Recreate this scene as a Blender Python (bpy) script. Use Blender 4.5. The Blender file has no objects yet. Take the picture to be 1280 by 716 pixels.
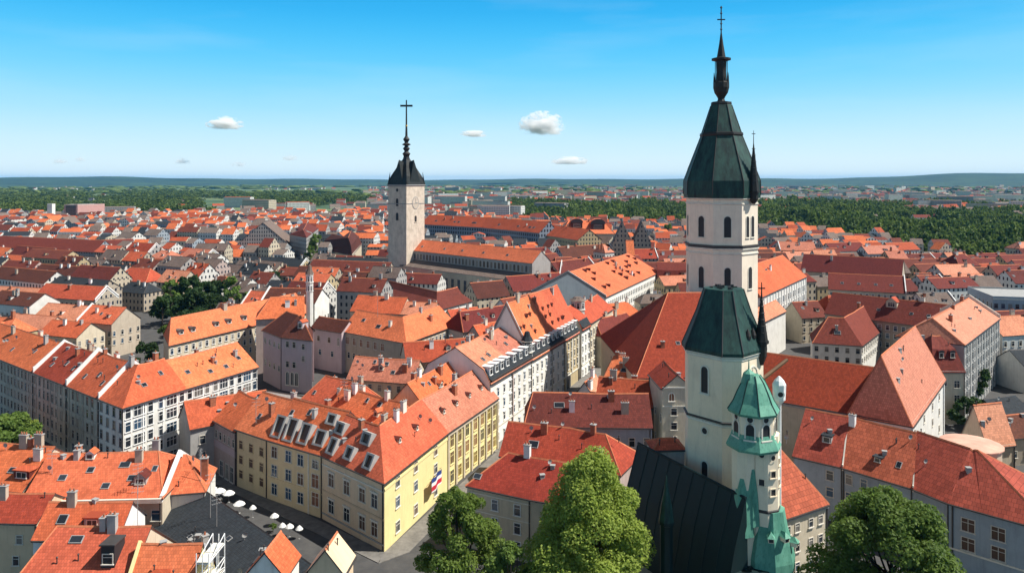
import bpy, math, random
import numpy as np
from mathutils import Vector, Matrix

S = bpy.context.scene
COL = S.collection
R = random.Random(7)

# ------------------------------------------------------------------ camera
F, H, HY, CX = 924.44, 70.0, 225.0, 640.0
cam = bpy.data.objects.new("camera", bpy.data.cameras.new("camera"))
COL.objects.link(cam)
cam.location = (0, 0, H)
cam.rotation_euler = (math.radians(90), 0, 0)
cam.data.sensor_width = 36
cam.data.lens = 26
cam.data.shift_y = -(358 - HY) / 1280
cam.data.clip_start = 1
cam.data.clip_end = 60000
S.camera = cam

# ------------------------------------------------------------------ sky, sun, exposure
TO_SUN = Vector((0.60, -0.03, 0.80)).normalized()
EL = math.asin(TO_SUN.z)
AZ = math.atan2(TO_SUN.x, TO_SUN.y)
wd = bpy.data.worlds.new("World")
S.world = wd
wd.use_nodes = True
nt = wd.node_tree
nt.nodes.clear()
out = nt.nodes.new("ShaderNodeOutputWorld")
bg = nt.nodes.new("ShaderNodeBackground")
sky = nt.nodes.new("ShaderNodeTexSky")
sky.sky_type = 'NISHITA'
sky.sun_disc = False
sky.sun_elevation = EL
sky.sun_rotation = AZ
sky.altitude = 200
sky.air_density = 1.0
sky.dust_density = 0.6
sky.ozone_density = 2.0
bg.inputs['Strength'].default_value = 0.055
hs = nt.nodes.new('ShaderNodeHueSaturation')
hs.inputs['Saturation'].default_value = 0.6
nt.links.new(sky.outputs[0], hs.inputs['Color'])
nt.links.new(hs.outputs[0], bg.inputs[0])
# clear summer air: the lowest 15 degrees of sky run from milky white to strong azure
geo = nt.nodes.new("ShaderNodeTexCoord")
sep = nt.nodes.new("ShaderNodeSeparateXYZ")
nt.links.new(geo.outputs['Generated'], sep.inputs[0])
rp = nt.nodes.new("ShaderNodeValToRGB")
rp.color_ramp.interpolation = 'B_SPLINE'
for i, (p, c) in enumerate([(0.0, (.78, .89, .92)), (0.035, (.66, .85, .92)), (0.09, (.34, .71, .93)), (0.15, (.12, .58, .90)), (0.22, (.022, .42, .86)), (0.34, (.015, .24, .60))]):
    e = rp.color_ramp.elements[i] if i < 2 else rp.color_ramp.elements.new(p)
    e.position = p
    e.color = (c[0], c[1], c[2], 1)
nt.links.new(sep.outputs[2], rp.inputs[0])
# thin high veils of cloud
mpn = nt.nodes.new("ShaderNodeMapping")
mpn.inputs['Scale'].default_value = (2.0, 2.0, 14.0)
nt.links.new(geo.outputs['Generated'], mpn.inputs[0])
vn = nt.nodes.new("ShaderNodeTexNoise")
vn.inputs['Scale'].default_value = 1.6
vn.inputs['Detail'].default_value = 6
nt.links.new(mpn.outputs[0], vn.inputs['Vector'])
vr = nt.nodes.new("ShaderNodeMapRange")
vr.inputs[1].default_value = .5
vr.inputs[2].default_value = .85
vr.inputs[4].default_value = .16
nt.links.new(vn.outputs[0], vr.inputs[0])
vm = nt.nodes.new("ShaderNodeMix")
vm.data_type = 'RGBA'
vm.inputs[7].default_value = (.70, .86, .93, 1)
nt.links.new(vr.outputs[0], vm.inputs[0])
nt.links.new(rp.outputs[0], vm.inputs[6])
bg2 = nt.nodes.new("ShaderNodeBackground")
bg2.inputs['Strength'].default_value = 0.80
nt.links.new(vm.outputs[2], bg2.inputs[0])
mr = nt.nodes.new("ShaderNodeMapRange")
mr.inputs[1].default_value = .24
mr.inputs[2].default_value = .40
nt.links.new(sep.outputs[2], mr.inputs[0])
mxs = nt.nodes.new("ShaderNodeMixShader")
nt.links.new(mr.outputs[0], mxs.inputs[0])
nt.links.new(bg2.outputs[0], mxs.inputs[1])
nt.links.new(bg.outputs[0], mxs.inputs[2])
nt.links.new(mxs.outputs[0], out.inputs[0])

sun = bpy.data.objects.new("sun", bpy.data.lights.new("sun", 'SUN'))
COL.objects.link(sun)
sun.data.energy = 5.0
sun.data.angle = math.radians(0.5)
sun.data.color = (1.0, 0.95, 0.87)
sun.rotation_euler = TO_SUN.to_track_quat('Z', 'Y').to_euler()
sun.location = (300, 0, 400)

S.view_settings.view_transform = 'Standard'
S.view_settings.look = 'None'
S.view_settings.gamma = 1
S.view_settings.exposure = 0.5
S.view_settings.use_curve_mapping = False
S.cycles.max_bounces = 6
S.cycles.diffuse_bounces = 2
S.cycles.glossy_bounces = 2
S.cycles.transmission_bounces = 2
S.cycles.transparent_max_bounces = 24
S.cycles.volume_bounces = 6
S.cycles.use_denoising = True


def W(px, py, z=0.0):
    d = F * (H - z) / (py - HY)
    return ((px - CX) / F * d, d)


def PX(x, y, z):
    return (CX + F * x / y, HY + F * (H - z) / y)


# ------------------------------------------------------------------ materials
MATS = {}


def mat_base(name):
    m = bpy.data.materials.new(name)
    m.use_nodes = True
    t = m.node_tree
    b = t.nodes["Principled BSDF"]
    return m, t, b


def nd(t, kind, **kw):
    n = t.nodes.new(kind)
    for k, v in kw.items():
        if k in n.inputs:
            n.inputs[k].default_value = v
        else:
            setattr(n, k, v)
    return n


def mixc(t, fac, a, b, mode='MIX'):
    n = t.nodes.new("ShaderNodeMix")
    n.data_type = 'RGBA'
    n.blend_type = mode
    for i, v in ((0, fac), (6, a), (7, b)):
        if hasattr(v, 'links'):
            t.links.new(v, n.inputs[i])
        else:
            n.inputs[i].default_value = v
    return n.outputs[2]


def mth(t, op, a, b=None):
    n = t.nodes.new("ShaderNodeMath")
    n.operation = op
    for i, v in ((0, a), (1, b)):
        if v is None:
            continue
        if hasattr(v, 'links'):
            t.links.new(v, n.inputs[i])
        else:
            n.inputs[i].default_value = v
    return n.outputs[0]


def c4(c, k=1.0):
    return (min(c[0] * k, 1), min(c[1] * k, 1), min(c[2] * k, 1), 1)


def ramp(t, src, lo, hi):
    n = t.nodes.new("ShaderNodeMapRange")
    n.inputs[1].default_value = lo
    n.inputs[2].default_value = hi
    t.links.new(src, n.inputs[0])
    return n.outputs[0]


def plain(name, col, rough=0.8, var=0.15, scale=0.6, metal=0.0):
    if name in MATS:
        return MATS[name]
    m, t, b = mat_base(name)
    tc = nd(t, "ShaderNodeTexCoord")
    no = nd(t, "ShaderNodeTexNoise", Scale=scale, Detail=5.0, Roughness=0.65)
    t.links.new(tc.outputs['Object'], no.inputs['Vector'])
    c = mixc(t, ramp(t, no.outputs[0], 0.3, 0.7), c4(col, 1 - var), c4(col, 1 + var))
    t.links.new(c, b.inputs['Base Color'])
    b.inputs['Roughness'].default_value = rough
    b.inputs['Metallic'].default_value = metal
    b.inputs['Specular IOR Level'].default_value = 0.3
    MATS[name] = m
    return m


def tile(name, col, dark=0.5, pale=1.22, tw=0.42, th=0.5, patch=0.7, hue=0.006, mort=0.62):
    """clay tiles laid in rows, weathered in patches, each house a shade of its own"""
    m, t, b = mat_base(name)
    uv = nd(t, "ShaderNodeUVMap")
    tc = nd(t, "ShaderNodeTexCoord")
    oi = nd(t, "ShaderNodeObjectInfo")
    br = nd(t, "ShaderNodeTexBrick")
    br.inputs['Scale'].default_value = 1.0
    br.inputs['Brick Width'].default_value = tw
    br.inputs['Row Height'].default_value = th
    br.inputs['Mortar Size'].default_value = 0.035
    br.inputs['Mortar Smooth'].default_value = 0.6
    br.inputs['Color1'].default_value = c4(col, 0.76)
    br.inputs['Color2'].default_value = c4(col, 1.18)
    br.inputs['Mortar'].default_value = c4(col, mort)
    t.links.new(uv.outputs[0], br.inputs['Vector'])
    n1 = nd(t, "ShaderNodeTexNoise", Scale=0.16, Detail=8.0, Roughness=0.75)
    t.links.new(tc.outputs['Object'], n1.inputs['Vector'])
    n2 = nd(t, "ShaderNodeTexNoise", Scale=1.6, Detail=4.0, Roughness=0.7)
    mp = nd(t, "ShaderNodeMapping")
    mp.inputs['Scale'].default_value = (1.0, 0.18, 1.0)
    t.links.new(uv.outputs[0], mp.inputs[0])
    t.links.new(mp.outputs[0], n2.inputs['Vector'])
    c = mixc(t, mth(t, 'MULTIPLY', ramp(t, n1.outputs[0], 0.45, 0.72), patch), br.outputs[0], c4(col, dark))
    c = mixc(t, mth(t, 'MULTIPLY', ramp(t, n2.outputs[0], 0.55, 0.8), 0.5), c, c4((col[0], col[1] * 1.25, col[2] * 1.4), pale))
    c = mixc(t, mth(t, 'MULTIPLY', ramp(t, n2.outputs[0], 0.45, 0.25), 0.45), c, c4((col[0], col[1] * .9, col[2] * .9), 0.6))
    h = nd(t, "ShaderNodeHueSaturation")
    t.links.new(mth(t, 'ADD', mth(t, 'MULTIPLY', oi.outputs['Random'], hue * 2), 0.5 - hue), h.inputs['Hue'])
    t.links.new(mth(t, 'ADD', mth(t, 'MULTIPLY', oi.outputs['Random'], 0.3), 0.85), h.inputs['Value'])
    t.links.new(c, h.inputs['Color'])
    t.links.new(h.outputs[0], b.inputs['Base Color'])
    bp = nd(t, "ShaderNodeBump", Strength=0.3, Distance=0.06)
    t.links.new(br.outputs['Fac'], bp.inputs['Height'])
    bp.invert = True
    t.links.new(bp.outputs[0], b.inputs['Normal'])
    b.inputs['Roughness'].default_value = 0.85
    b.inputs['Specular IOR Level'].default_value = 0.2
    MATS[name] = m
    return m


def plaster(name, col, grid=None, stain=0.5):
    """rendered wall with rain streaks; grid = (bay, storey, window width, height) for walls too far off to model"""
    m, t, b = mat_base(name)
    uv = nd(t, "ShaderNodeUVMap")
    tc = nd(t, "ShaderNodeTexCoord")
    oi = nd(t, "ShaderNodeObjectInfo")
    n1 = nd(t, "ShaderNodeTexNoise", Scale=0.3, Detail=6.0, Roughness=0.7)
    t.links.new(tc.outputs['Object'], n1.inputs['Vector'])
    n2 = nd(t, "ShaderNodeTexNoise", Scale=1.0, Detail=4.0, Roughness=0.7)
    mp = nd(t, "ShaderNodeMapping")
    mp.inputs['Scale'].default_value = (1.3, 0.12, 1.0)
    t.links.new(uv.outputs[0], mp.inputs[0])
    t.links.new(mp.outputs[0], n2.inputs['Vector'])
    c = mixc(t, mth(t, 'MULTIPLY', ramp(t, n1.outputs[0], 0.42, 0.75), stain), c4(col), c4((col[0] * .95, col[1] * .92, col[2] * .88), 0.6))
    c = mixc(t, mth(t, 'MULTIPLY', ramp(t, n2.outputs[0], 0.5, 0.75), stain), c, c4(col, 0.5))
    rough = None
    if grid:
        bw, sh, ww, wh = grid
        sp = nd(t, "ShaderNodeSeparateXYZ")
        t.links.new(uv.outputs[0], sp.inputs[0])
        fu = mth(t, 'ABSOLUTE', mth(t, 'SUBTRACT', mth(t, 'FRACT', mth(t, 'DIVIDE', sp.outputs[0], bw)), 0.5))
        fv = mth(t, 'ABSOLUTE', mth(t, 'SUBTRACT', mth(t, 'FRACT', mth(t, 'DIVIDE', sp.outputs[1], sh)), 0.5))
        mk = mth(t, 'MULTIPLY', mth(t, 'LESS_THAN', fu, ww / bw / 2), mth(t, 'LESS_THAN', fv, wh / sh / 2))
        mo = mth(t, 'MULTIPLY', mth(t, 'LESS_THAN', fu, ww / bw / 2 + .07), mth(t, 'LESS_THAN', fv, wh / sh / 2 + .05))
        c = mixc(t, mo, c, c4(col, 1.25))
        c = mixc(t, mk, c, (0.035, 0.042, 0.055, 1))
        rough = mth(t, 'SUBTRACT', 0.9, mth(t, 'MULTIPLY', mk, 0.7))
    h = nd(t, "ShaderNodeHueSaturation")
    t.links.new(mth(t, 'ADD', mth(t, 'MULTIPLY', oi.outputs['Random'], 0.16), 0.92), h.inputs['Value'])
    t.links.new(c, h.inputs['Color'])
    t.links.new(h.outputs[0], b.inputs['Base Color'])
    if rough is not None:
        t.links.new(rough, b.inputs['Roughness'])
    else:
        b.inputs['Roughness'].default_value = 0.9
    b.inputs['Specular IOR Level'].default_value = 0.2
    MATS[name] = m
    return m


tile('t_orange', (0.56, 0.122, 0.052))
tile('t_bright', (0.64, 0.155, 0.070))
tile('t_red', (0.36, 0.062, 0.031))
tile('t_darkred', (0.17, 0.034, 0.026), patch=0.3)
tile('t_rust', (0.15, 0.036, 0.026))
tile('t_brown', (0.11, 0.036, 0.024))
tile('t_pink', (0.55, 0.205, 0.125))
tile('t_palepink', (0.60, 0.245, 0.155), patch=0.25)
tile('t_grid', (0.40, 0.092, 0.050), tw=0.75, th=0.85, patch=0.35, mort=0.28)
tile('t_hall', (0.27, 0.042, 0.018), patch=0.15)
tile('t_slate', (0.030, 0.036, 0.042), patch=0.3)
tile('t_greybrown', (0.17, 0.125, 0.105))
tile('t_tan', (0.42, 0.30, 0.20))
ROOFS = {'t_orange': 'orange', 't_bright': 'bright orange', 't_red': 'red', 't_darkred': 'dark red', 't_rust': 'rust brown',
         't_brown': 'dark brown', 't_pink': 'pinkish', 't_palepink': 'pale pink', 't_greybrown': 'grey brown', 't_slate': 'slate'}
WC = {'cream': (0.60, 0.52, 0.39), 'white': (0.72, 0.71, 0.66), 'ochre': (0.52, 0.42, 0.25), 'grey': (0.40, 0.39, 0.37),
      'rose': (0.50, 0.40, 0.36), 'sand': (0.48, 0.41, 0.32), 'blue': (0.34, 0.39, 0.43)}
for k, v in WC.items():
    plaster('w_' + k, v)
    plaster('f_' + k, tuple(c * .86 for c in v), grid=(2.7, 3.4, 1.15, 1.8))
plaster('w_yellow', (0.80, 0.69, 0.34), stain=0.3)
plaster('w_tan', (0.70, 0.54, 0.36), stain=0.35)
plaster('w_ochre2', (0.78, 0.63, 0.38), stain=0.25)
plaster('w_mauve', (0.50, 0.41, 0.42), stain=0.25)
plaster('w_tower', (0.84, 0.71, 0.53), stain=0.32)
plaster('w_towertop', (0.86, 0.75, 0.60), stain=0.28)
plaster('w_stone', (0.66, 0.57, 0.46), stain=0.75)
plaster('w_oldgrey', (0.52, 0.47, 0.40), stain=0.85)
plaster('w_pinkblock', (0.50, 0.29, 0.26), stain=0.3)
plaster('f_dense', (0.40, 0.385, 0.35), grid=(2.0, 3.3, 0.95, 2.1), stain=0.6)
plaster('f_bluewin', (0.22, 0.27, 0.33), grid=(3.2, 4.0, 1.9, 2.6))
plaster('w_bright', (0.80, 0.78, 0.71), stain=0.3)
plaster('f_palewin', (0.66, 0.64, 0.58), grid=(2.4, 3.6, 0.9, 2.3))
plain('m_trim', (0.72, 0.68, 0.58), 0.8)
plain('m_palepink', (0.62, 0.36, 0.27), 0.85, 0.2, 0.4)
plain('m_white', (0.78, 0.78, 0.75), 0.7)
plain('m_frame', (0.62, 0.58, 0.50), 0.7)
plain('m_dark', (0.03, 0.03, 0.032), 0.6)
plain('m_gutter', (0.055, 0.05, 0.048), 0.5)
plain('m_grey', (0.33, 0.33, 0.32), 0.8)
plain('m_brick', (0.36, 0.13, 0.07), 0.9, 0.3, 2.0)
plain('m_ridge', (0.50, 0.16, 0.075), 0.85, 0.25, 1.5)
plain('m_wood', (0.12, 0.065, 0.03), 0.7)
plain('m_iron', (0.025, 0.023, 0.021), 0.55)
plain('m_bronze', (0.014, 0.017, 0.016), 0.5, 0.5, 0.5)
plain('m_gold', (0.55, 0.38, 0.10), 0.4, metal=0.8)
plain('m_scaf', (0.75, 0.76, 0.76), 0.5)
plain('m_curtain', (0.24, 0.11, 0.06), 0.6)
plain('m_brownpane', (0.10, 0.055, 0.035), 0.35)
plain('m_flagblue', (0.03, 0.06, 0.22), 0.7)
plain('m_flagred', (0.55, 0.03, 0.05), 0.7)
plain('m_flagwhite', (0.78, 0.78, 0.78), 0.7)
plain('m_pave', (0.17, 0.16, 0.145), 0.9, 0.3, 0.5)
plain('m_bark', (0.045, 0.034, 0.025), 0.9, 0.3, 2.0)


def glass(name, col, rough=0.12):
    m, t, b = mat_base(name)
    oi = nd(t, "ShaderNodeObjectInfo")
    c = mixc(t, oi.outputs['Random'], c4(col, 0.5), c4(col, 1.6))
    t.links.new(c, b.inputs['Base Color'])
    b.inputs['Roughness'].default_value = rough
    b.inputs['Specular IOR Level'].default_value = 0.5
    MATS[name] = m


glass('m_glass', (0.022, 0.027, 0.034))
glass('m_drape', (0.16, 0.15, 0.135), 0.3)
glass('m_glassblue', (0.03, 0.06, 0.10))


def copper(name, c1, c2, c3):
    m, t, b = mat_base(name)
    tc = nd(t, "ShaderNodeTexCoord")
    n1 = nd(t, "ShaderNodeTexNoise", Scale=0.35, Detail=7.0, Roughness=0.7)
    mp = nd(t, "ShaderNodeMapping")
    mp.inputs['Scale'].default_value = (1.6, 1.6, 0.35)
    t.links.new(tc.outputs['Object'], mp.inputs[0])
    t.links.new(mp.outputs[0], n1.inputs['Vector'])
    n2 = nd(t, "ShaderNodeTexNoise", Scale=2.5, Detail=4.0, Roughness=0.7)
    t.links.new(mp.outputs[0], n2.inputs['Vector'])
    c = mixc(t, ramp(t, n1.outputs[0], 0.35, 0.65), c4(c1), c4(c2))
    c = mixc(t, mth(t, 'MULTIPLY', ramp(t, n2.outputs[0], 0.52, 0.75), 0.7), c, c4(c3))
    t.links.new(c, b.inputs['Base Color'])
    b.inputs['Roughness'].default_value = 0.6
    b.inputs['Specular IOR Level'].default_value = 0.35
    MATS[name] = m


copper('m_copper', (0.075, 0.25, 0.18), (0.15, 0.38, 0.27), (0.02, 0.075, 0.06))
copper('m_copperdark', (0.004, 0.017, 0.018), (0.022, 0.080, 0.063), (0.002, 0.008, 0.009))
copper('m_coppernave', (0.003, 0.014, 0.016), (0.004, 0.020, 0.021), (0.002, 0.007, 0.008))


def leafmat(name, c1, c2, sc=0.35, trans=0.5):
    m, t, b = mat_base(name)
    tc = nd(t, "ShaderNodeTexCoord")
    oi = nd(t, "ShaderNodeObjectInfo")
    n1 = nd(t, "ShaderNodeTexNoise", Scale=sc, Detail=5.0, Roughness=0.75)
    t.links.new(tc.outputs['Object'], n1.inputs['Vector'])
    c = mixc(t, ramp(t, n1.outputs[0], 0.32, 0.68), c4(c1), c4(c2))
    h = nd(t, "ShaderNodeHueSaturation")
    t.links.new(mth(t, 'ADD', mth(t, 'MULTIPLY', oi.outputs['Random'], 0.4), 0.8), h.inputs['Value'])
    t.links.new(c, h.inputs['Color'])
    t.links.new(h.outputs[0], b.inputs['Base Color'])
    b.inputs['Roughness'].default_value = 0.6
    b.inputs['Specular IOR Level'].default_value = 0.25
    if trans:
        tr = nd(t, "ShaderNodeBsdfTranslucent")
        t.links.new(h.outputs[0], tr.inputs[0])
        mx = nd(t, "ShaderNodeMixShader")
        mx.inputs[0].default_value = trans
        t.links.new(b.outputs[0], mx.inputs[1])
        t.links.new(tr.outputs[0], mx.inputs[2])
        t.links.new(mx.outputs[0], t.nodes['Material Output'].inputs[0])
    MATS[name] = m


leafmat('m_leaflight', (0.20, 0.28, 0.04), (0.36, 0.44, 0.09))
leafmat('m_leafmid', (0.07, 0.14, 0.025), (0.22, 0.31, 0.065))
leafmat('m_leaffresh', (0.10, 0.18, 0.03), (0.27, 0.37, 0.07))
leafmat('m_leafdark', (0.025, 0.06, 0.018), (0.055, 0.10, 0.028))
leafmat('m_forest', (0.022, 0.066, 0.022), (0.26, 0.34, 0.065), sc=0.028, trans=0.4)


# ------------------------------------------------------------------ mesh building
class MB:
    def __init__(s):
        s.v, s.f, s.m, s.uv = [], [], [], []

    def face(s, pts, mi=0, uv=None, up=None):
        """pts 3-tuples; up = a direction the face should look to"""
        pts = [Vector(p) for p in pts]
        if up is not None:
            n = Vector((0, 0, 0))
            for i in range(len(pts)):
                n += (pts[i] - pts[0]).cross(pts[(i + 1) % len(pts)] - pts[0])
            if n.dot(Vector(up)) < 0:
                pts = pts[::-1]
                uv = uv[::-1] if uv else None
        b = len(s.v)
        s.v += [tuple(p) for p in pts]
        s.f.append(tuple(range(b, b + len(pts))))
        s.m.append(mi)
        s.uv.append(uv or [(p[0] + p[1], p[2]) for p in pts])

    def box(s, x0, x1, y0, y1, z0, z1, mi=0, M=None):
        c = [(x, y, z) for x in (x0, x1) for y in (y0, y1) for z in (z0, z1)]
        if M is not None:
            c = [tuple(M @ Vector(p)) for p in c]
        for q in ((0, 1, 3, 2), (4, 6, 7, 5), (0, 4, 5, 1), (2, 3, 7, 6), (0, 2, 6, 4), (1, 5, 7, 3)):
            s.face([c[i] for i in q], mi)

    def loft(s, angles, prof, mi=0, c=(0, 0), cap=True):
        """rings of the polygon ANGLES (degrees seen from the camera side: 0 = towards -y, 90 = +x) at (radius, z)"""
        rings = []
        for r, z in prof:
            rings.append([(c[0] + r * math.sin(math.radians(a)), c[1] - r * math.cos(math.radians(a)), z) for a in angles])
        n = len(angles)
        ul = 0
        for k in range(len(rings) - 1):
            for i in range(n):
                j = (i + 1) % n
                q = [rings[k][i], rings[k][j], rings[k + 1][j], rings[k + 1][i]]
                w = (Vector(q[1]) - Vector(q[0])).length
                mid = math.radians((angles[i] + (angles[j] if j else angles[j] + 360)) / 2)
                s.face(q, mi, [(i * 5, q[0][2]), (i * 5 + w, q[1][2]), (i * 5 + w, q[2][2]), (i * 5, q[3][2])])
        if cap:
            s.face(rings[0][::-1], mi)
            s.face(rings[-1], mi)

    def tube(s, a, b, r0, r1, n=6, mi=0):
        a, b = Vector(a), Vector(b)
        d = (b - a).normalized()
        u = d.orthogonal().normalized()
        w = d.cross(u)
        ra = [a + (u * math.cos(t) + w * math.sin(t)) * r0 for t in [2 * math.pi * i / n for i in range(n)]]
        rb = [b + (u * math.cos(t) + w * math.sin(t)) * r1 for t in [2 * math.pi * i / n for i in range(n)]]
        for i in range(n):
            j = (i + 1) % n
            s.face([ra[i], ra[j], rb[j], rb[i]], mi)
        s.face(ra[::-1], mi)
        s.face(rb, mi)

    def mesh(s, name, mats):
        me = bpy.data.meshes.new(name)
        me.from_pydata(s.v, [], s.f)
        for m in mats:
            me.materials.append(MATS[m])
        me.polygons.foreach_set('material_index', s.m)
        ul = me.uv_layers.new(name='UVMap')
        ul.data.foreach_set('uv', [c for f in s.uv for p in f for c in p])
        me.update()
        return me


def link(name, me, parent=None, loc=(0, 0, 0), rot=(0, 0, 0)):
    o = bpy.data.objects.new(name, me)
    COL.objects.link(o)
    o.location = loc
    o.rotation_euler = rot
    if parent is not None:
        o.parent = parent
    return o


def tag(o, label, cat=None, group=None, kind=None):
    if label:
        o['label'] = label
    if cat:
        o['category'] = cat
    if group:
        o['group'] = group
    if kind:
        o['kind'] = kind
    return o


def npmesh(name, V, Q, mats, mi=None):
    """V (n,3), Q (m,k) numpy"""
    me = bpy.data.meshes.new(name)
    k = Q.shape[1]
    me.vertices.add(len(V))
    me.vertices.foreach_set('co', np.ascontiguousarray(V, dtype=np.float32).ravel())
    me.loops.add(Q.size)
    me.loops.foreach_set('vertex_index', np.ascontiguousarray(Q, dtype=np.int32).ravel())
    me.polygons.add(len(Q))
    me.polygons.foreach_set('loop_start', np.arange(0, Q.size, k, dtype=np.int32))
    for m in mats:
        me.materials.append(MATS[m])
    if mi is not None:
        me.polygons.foreach_set('material_index', np.ascontiguousarray(mi, dtype=np.int32))
    me.update(calc_edges=True)
    return me


# ------------------------------------------------------------------ windows, dormers, chimneys (shared meshes)
CACHE = {}


def window_mesh(w, h, style, trim, pane):
    key = ('win', w, h, style, trim, pane)
    if key in CACHE:
        return CACHE[key]
    f, p = MB(), MB()
    t = 0.13
    hw = w / 2
    if style in ('arch', 'archdark'):
        n = 8
        zs = h - hw
        ins = [(-hw, 0), (hw, 0)] + [(hw * math.cos(math.pi * i / n), zs + hw * math.sin(math.pi * i / n)) for i in range(n + 1)]
        ow = hw + 0.22
        ous = [(-ow, -0.15), (ow, -0.15)] + [(ow * math.cos(math.pi * i / n), zs + ow * math.sin(math.pi * i / n)) for i in range(n + 1)]
        m = len(ins)
        for i in range(m):
            j = (i + 1) % m
            f.face([(ins[i][0], -.12, ins[i][1]), (ins[j][0], -.12, ins[j][1]), (ous[j][0], -.12, ous[j][1]), (ous[i][0], -.12, ous[i][1])], 0, up=(0, -1, 0))
            f.face([(ous[i][0], -.12, ous[i][1]), (ous[j][0], -.12, ous[j][1]), (ous[j][0], .05, ous[j][1]), (ous[i][0], .05, ous[i][1])], 0)
        if pane != 'm_dark':
            f.box(-0.05, 0.05, -.1, -.02, 0, h - .05, 0)
        f.box(-ow - .1, ow + .1, -.3, .05, -.3, -.12, 0)
        p.face([(a, -.03, b) for a, b in ins], 0, up=(0, -1, 0))
    elif style == 'round':
        n = 14
        for i in range(n):
            a, b = 2 * math.pi * i / n, 2 * math.pi * (i + 1) / n
            q = [(math.cos(x) * r, math.sin(x) * r) for x, r in ((a, hw), (b, hw), (b, hw + .2), (a, hw + .2))]
            f.face([(x, -.12, hw + z) for x, z in q], 0, up=(0, -1, 0))
        p.face([(math.cos(2 * math.pi * i / n) * hw, -.04, hw + math.sin(2 * math.pi * i / n) * hw) for i in range(n)], 0, up=(0, -1, 0))
    else:
        f.box(-hw - t, -hw, -.12, .06, -.02, h + t, 0)
        f.box(hw, hw + t, -.12, .06, -.02, h + t, 0)
        f.box(-hw, hw, -.12, .06, h, h + t, 0)
        f.box(-hw - .25, hw + .25, -.26, .06, -.16, -.02, 0)
        if style == 'hood':
            f.box(-hw - .3, hw + .3, -.3, .06, h + t + .15, h + t + .36, 0)
        k = max(1, int(w / 0.75)) - 1
        for i in range(1, k + 1):
            x = -hw + w * i / (k + 1)
            f.box(x - .045, x + .045, -.08, -.015, 0, h, 0)
        if h > 1.3:
            f.box(-hw, hw, -.075, -.015, h * .66, h * .66 + .08, 0)
        p.face([(-hw, -.03, 0), (hw, -.03, 0), (hw, -.03, h), (-hw, -.03, h)], 0, up=(0, -1, 0))
    CACHE[key] = (f.mesh('window', [trim]), p.mesh('pane', [pane]))
    return CACHE[key]


def add_window(root, x, y, z, n, w, h, style='plain', trim='m_frame', pane='m_glass', name='window', base=(0, 0, 0)):
    fm, pm = window_mesh(w, h, style, trim, pane)
    o = link(name, fm, root, (x - base[0], y - base[1], z - base[2]), (0, 0, math.atan2(n[0], -n[1])))
    link('pane', pm, o)
    return o


def dormer_mesh(w, h, d, kind, wall, roof):
    key = ('dorm', w, h, d, kind, wall, roof)
    if key in CACHE:
        return CACHE[key]
    b = MB()
    hw = w / 2
    b.box(-hw, hw, 0, d, -0.6, h, 0)
    if kind == 'gable':
        r = h + w * 0.42
        e = h - .12
        for s in (-1, 1):
            b.face([(s * (hw + .2), -.25, e), (s * (hw + .2), d, e), (0, d, r), (0, -.25, r)], 1, [(0, 0), (d, 0), (d, w * .6), (0, w * .6)], up=(s, 0, 1))
            b.face([(s * (hw + .2), -.25, e - .12), (s * (hw + .2), d, e - .12), (s * (hw + .2), d, e), (s * (hw + .2), -.25, e)], 2)
        b.face([(-hw, -.003, h), (hw, -.003, h), (0, -.003, r - .1)], 0, up=(0, -1, 0))
    elif kind == 'round':
        n = 8
        pts = [(hw * 1.15 * math.cos(math.pi * i / n), h - .1 + hw * .8 * math.sin(math.pi * i / n)) for i in range(n + 1)]
        for i in range(n):
            b.face([(pts[i][0], -.2, pts[i][1]), (pts[i + 1][0], -.2, pts[i + 1][1]), (pts[i + 1][0], d, pts[i + 1][1]), (pts[i][0], d, pts[i][1])], 1, up=(0, 0, 1))
        b.face([(x, -.2, z) for x, z in pts], 2, up=(0, -1, 0))
    else:
        b.box(-hw - .2, hw + .2, -.3, d, h, h + .2, 1)
    CACHE[key] = b.mesh('dormer', [wall, roof, 'm_gutter'])
    return CACHE[key]


def chimney_mesh(i):
    key = ('chim', i)
    if key in CACHE:
        return CACHE[key]
    rr = random.Random(50 + i)
    w, d, h = rr.uniform(.8, 1.7), rr.uniform(.7, 1.0), rr.uniform(1.3, 2.6)
    b = MB()
    b.box(-w / 2, w / 2, -d / 2, d / 2, -2.2, h, 0)
    b.box(-w / 2 - .1, w / 2 + .1, -d / 2 - .1, d / 2 + .1, h, h + .16, 1)
    k = max(1, int(w / .55))
    for j in range(k):
        x = -w / 2 + w * (j + .5) / k
        b.tube((x, 0, h + .16), (x, 0, h + .65), .17, .14, 7, 2)
    CACHE[key] = b.mesh('chimney', [('m_white', 'm_brick', 'w_sand', 'm_brick', 'm_trim', 'w_grey')[i % 6], 'm_grey', 'm_brick'])
    return CACHE[key]


def skylight_mesh(w, h):
    key = ('sky', w, h)
    if key in CACHE:
        return CACHE[key]
    b = MB()
    b.box(-w / 2, w / 2, -h / 2, h / 2, -.1, .12, 0)
    b.box(-w / 2 + .1, w / 2 - .1, -h / 2 + .1, h / 2 - .1, .1, .14, 1)
    CACHE[key] = b.mesh('skylight', ['m_grey', 'm_glass'])
    return CACHE[key]


# ------------------------------------------------------------------ houses
HOUSES = []
FOOT = []          # footprints of the houses built by hand
NUM = [0]


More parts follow.
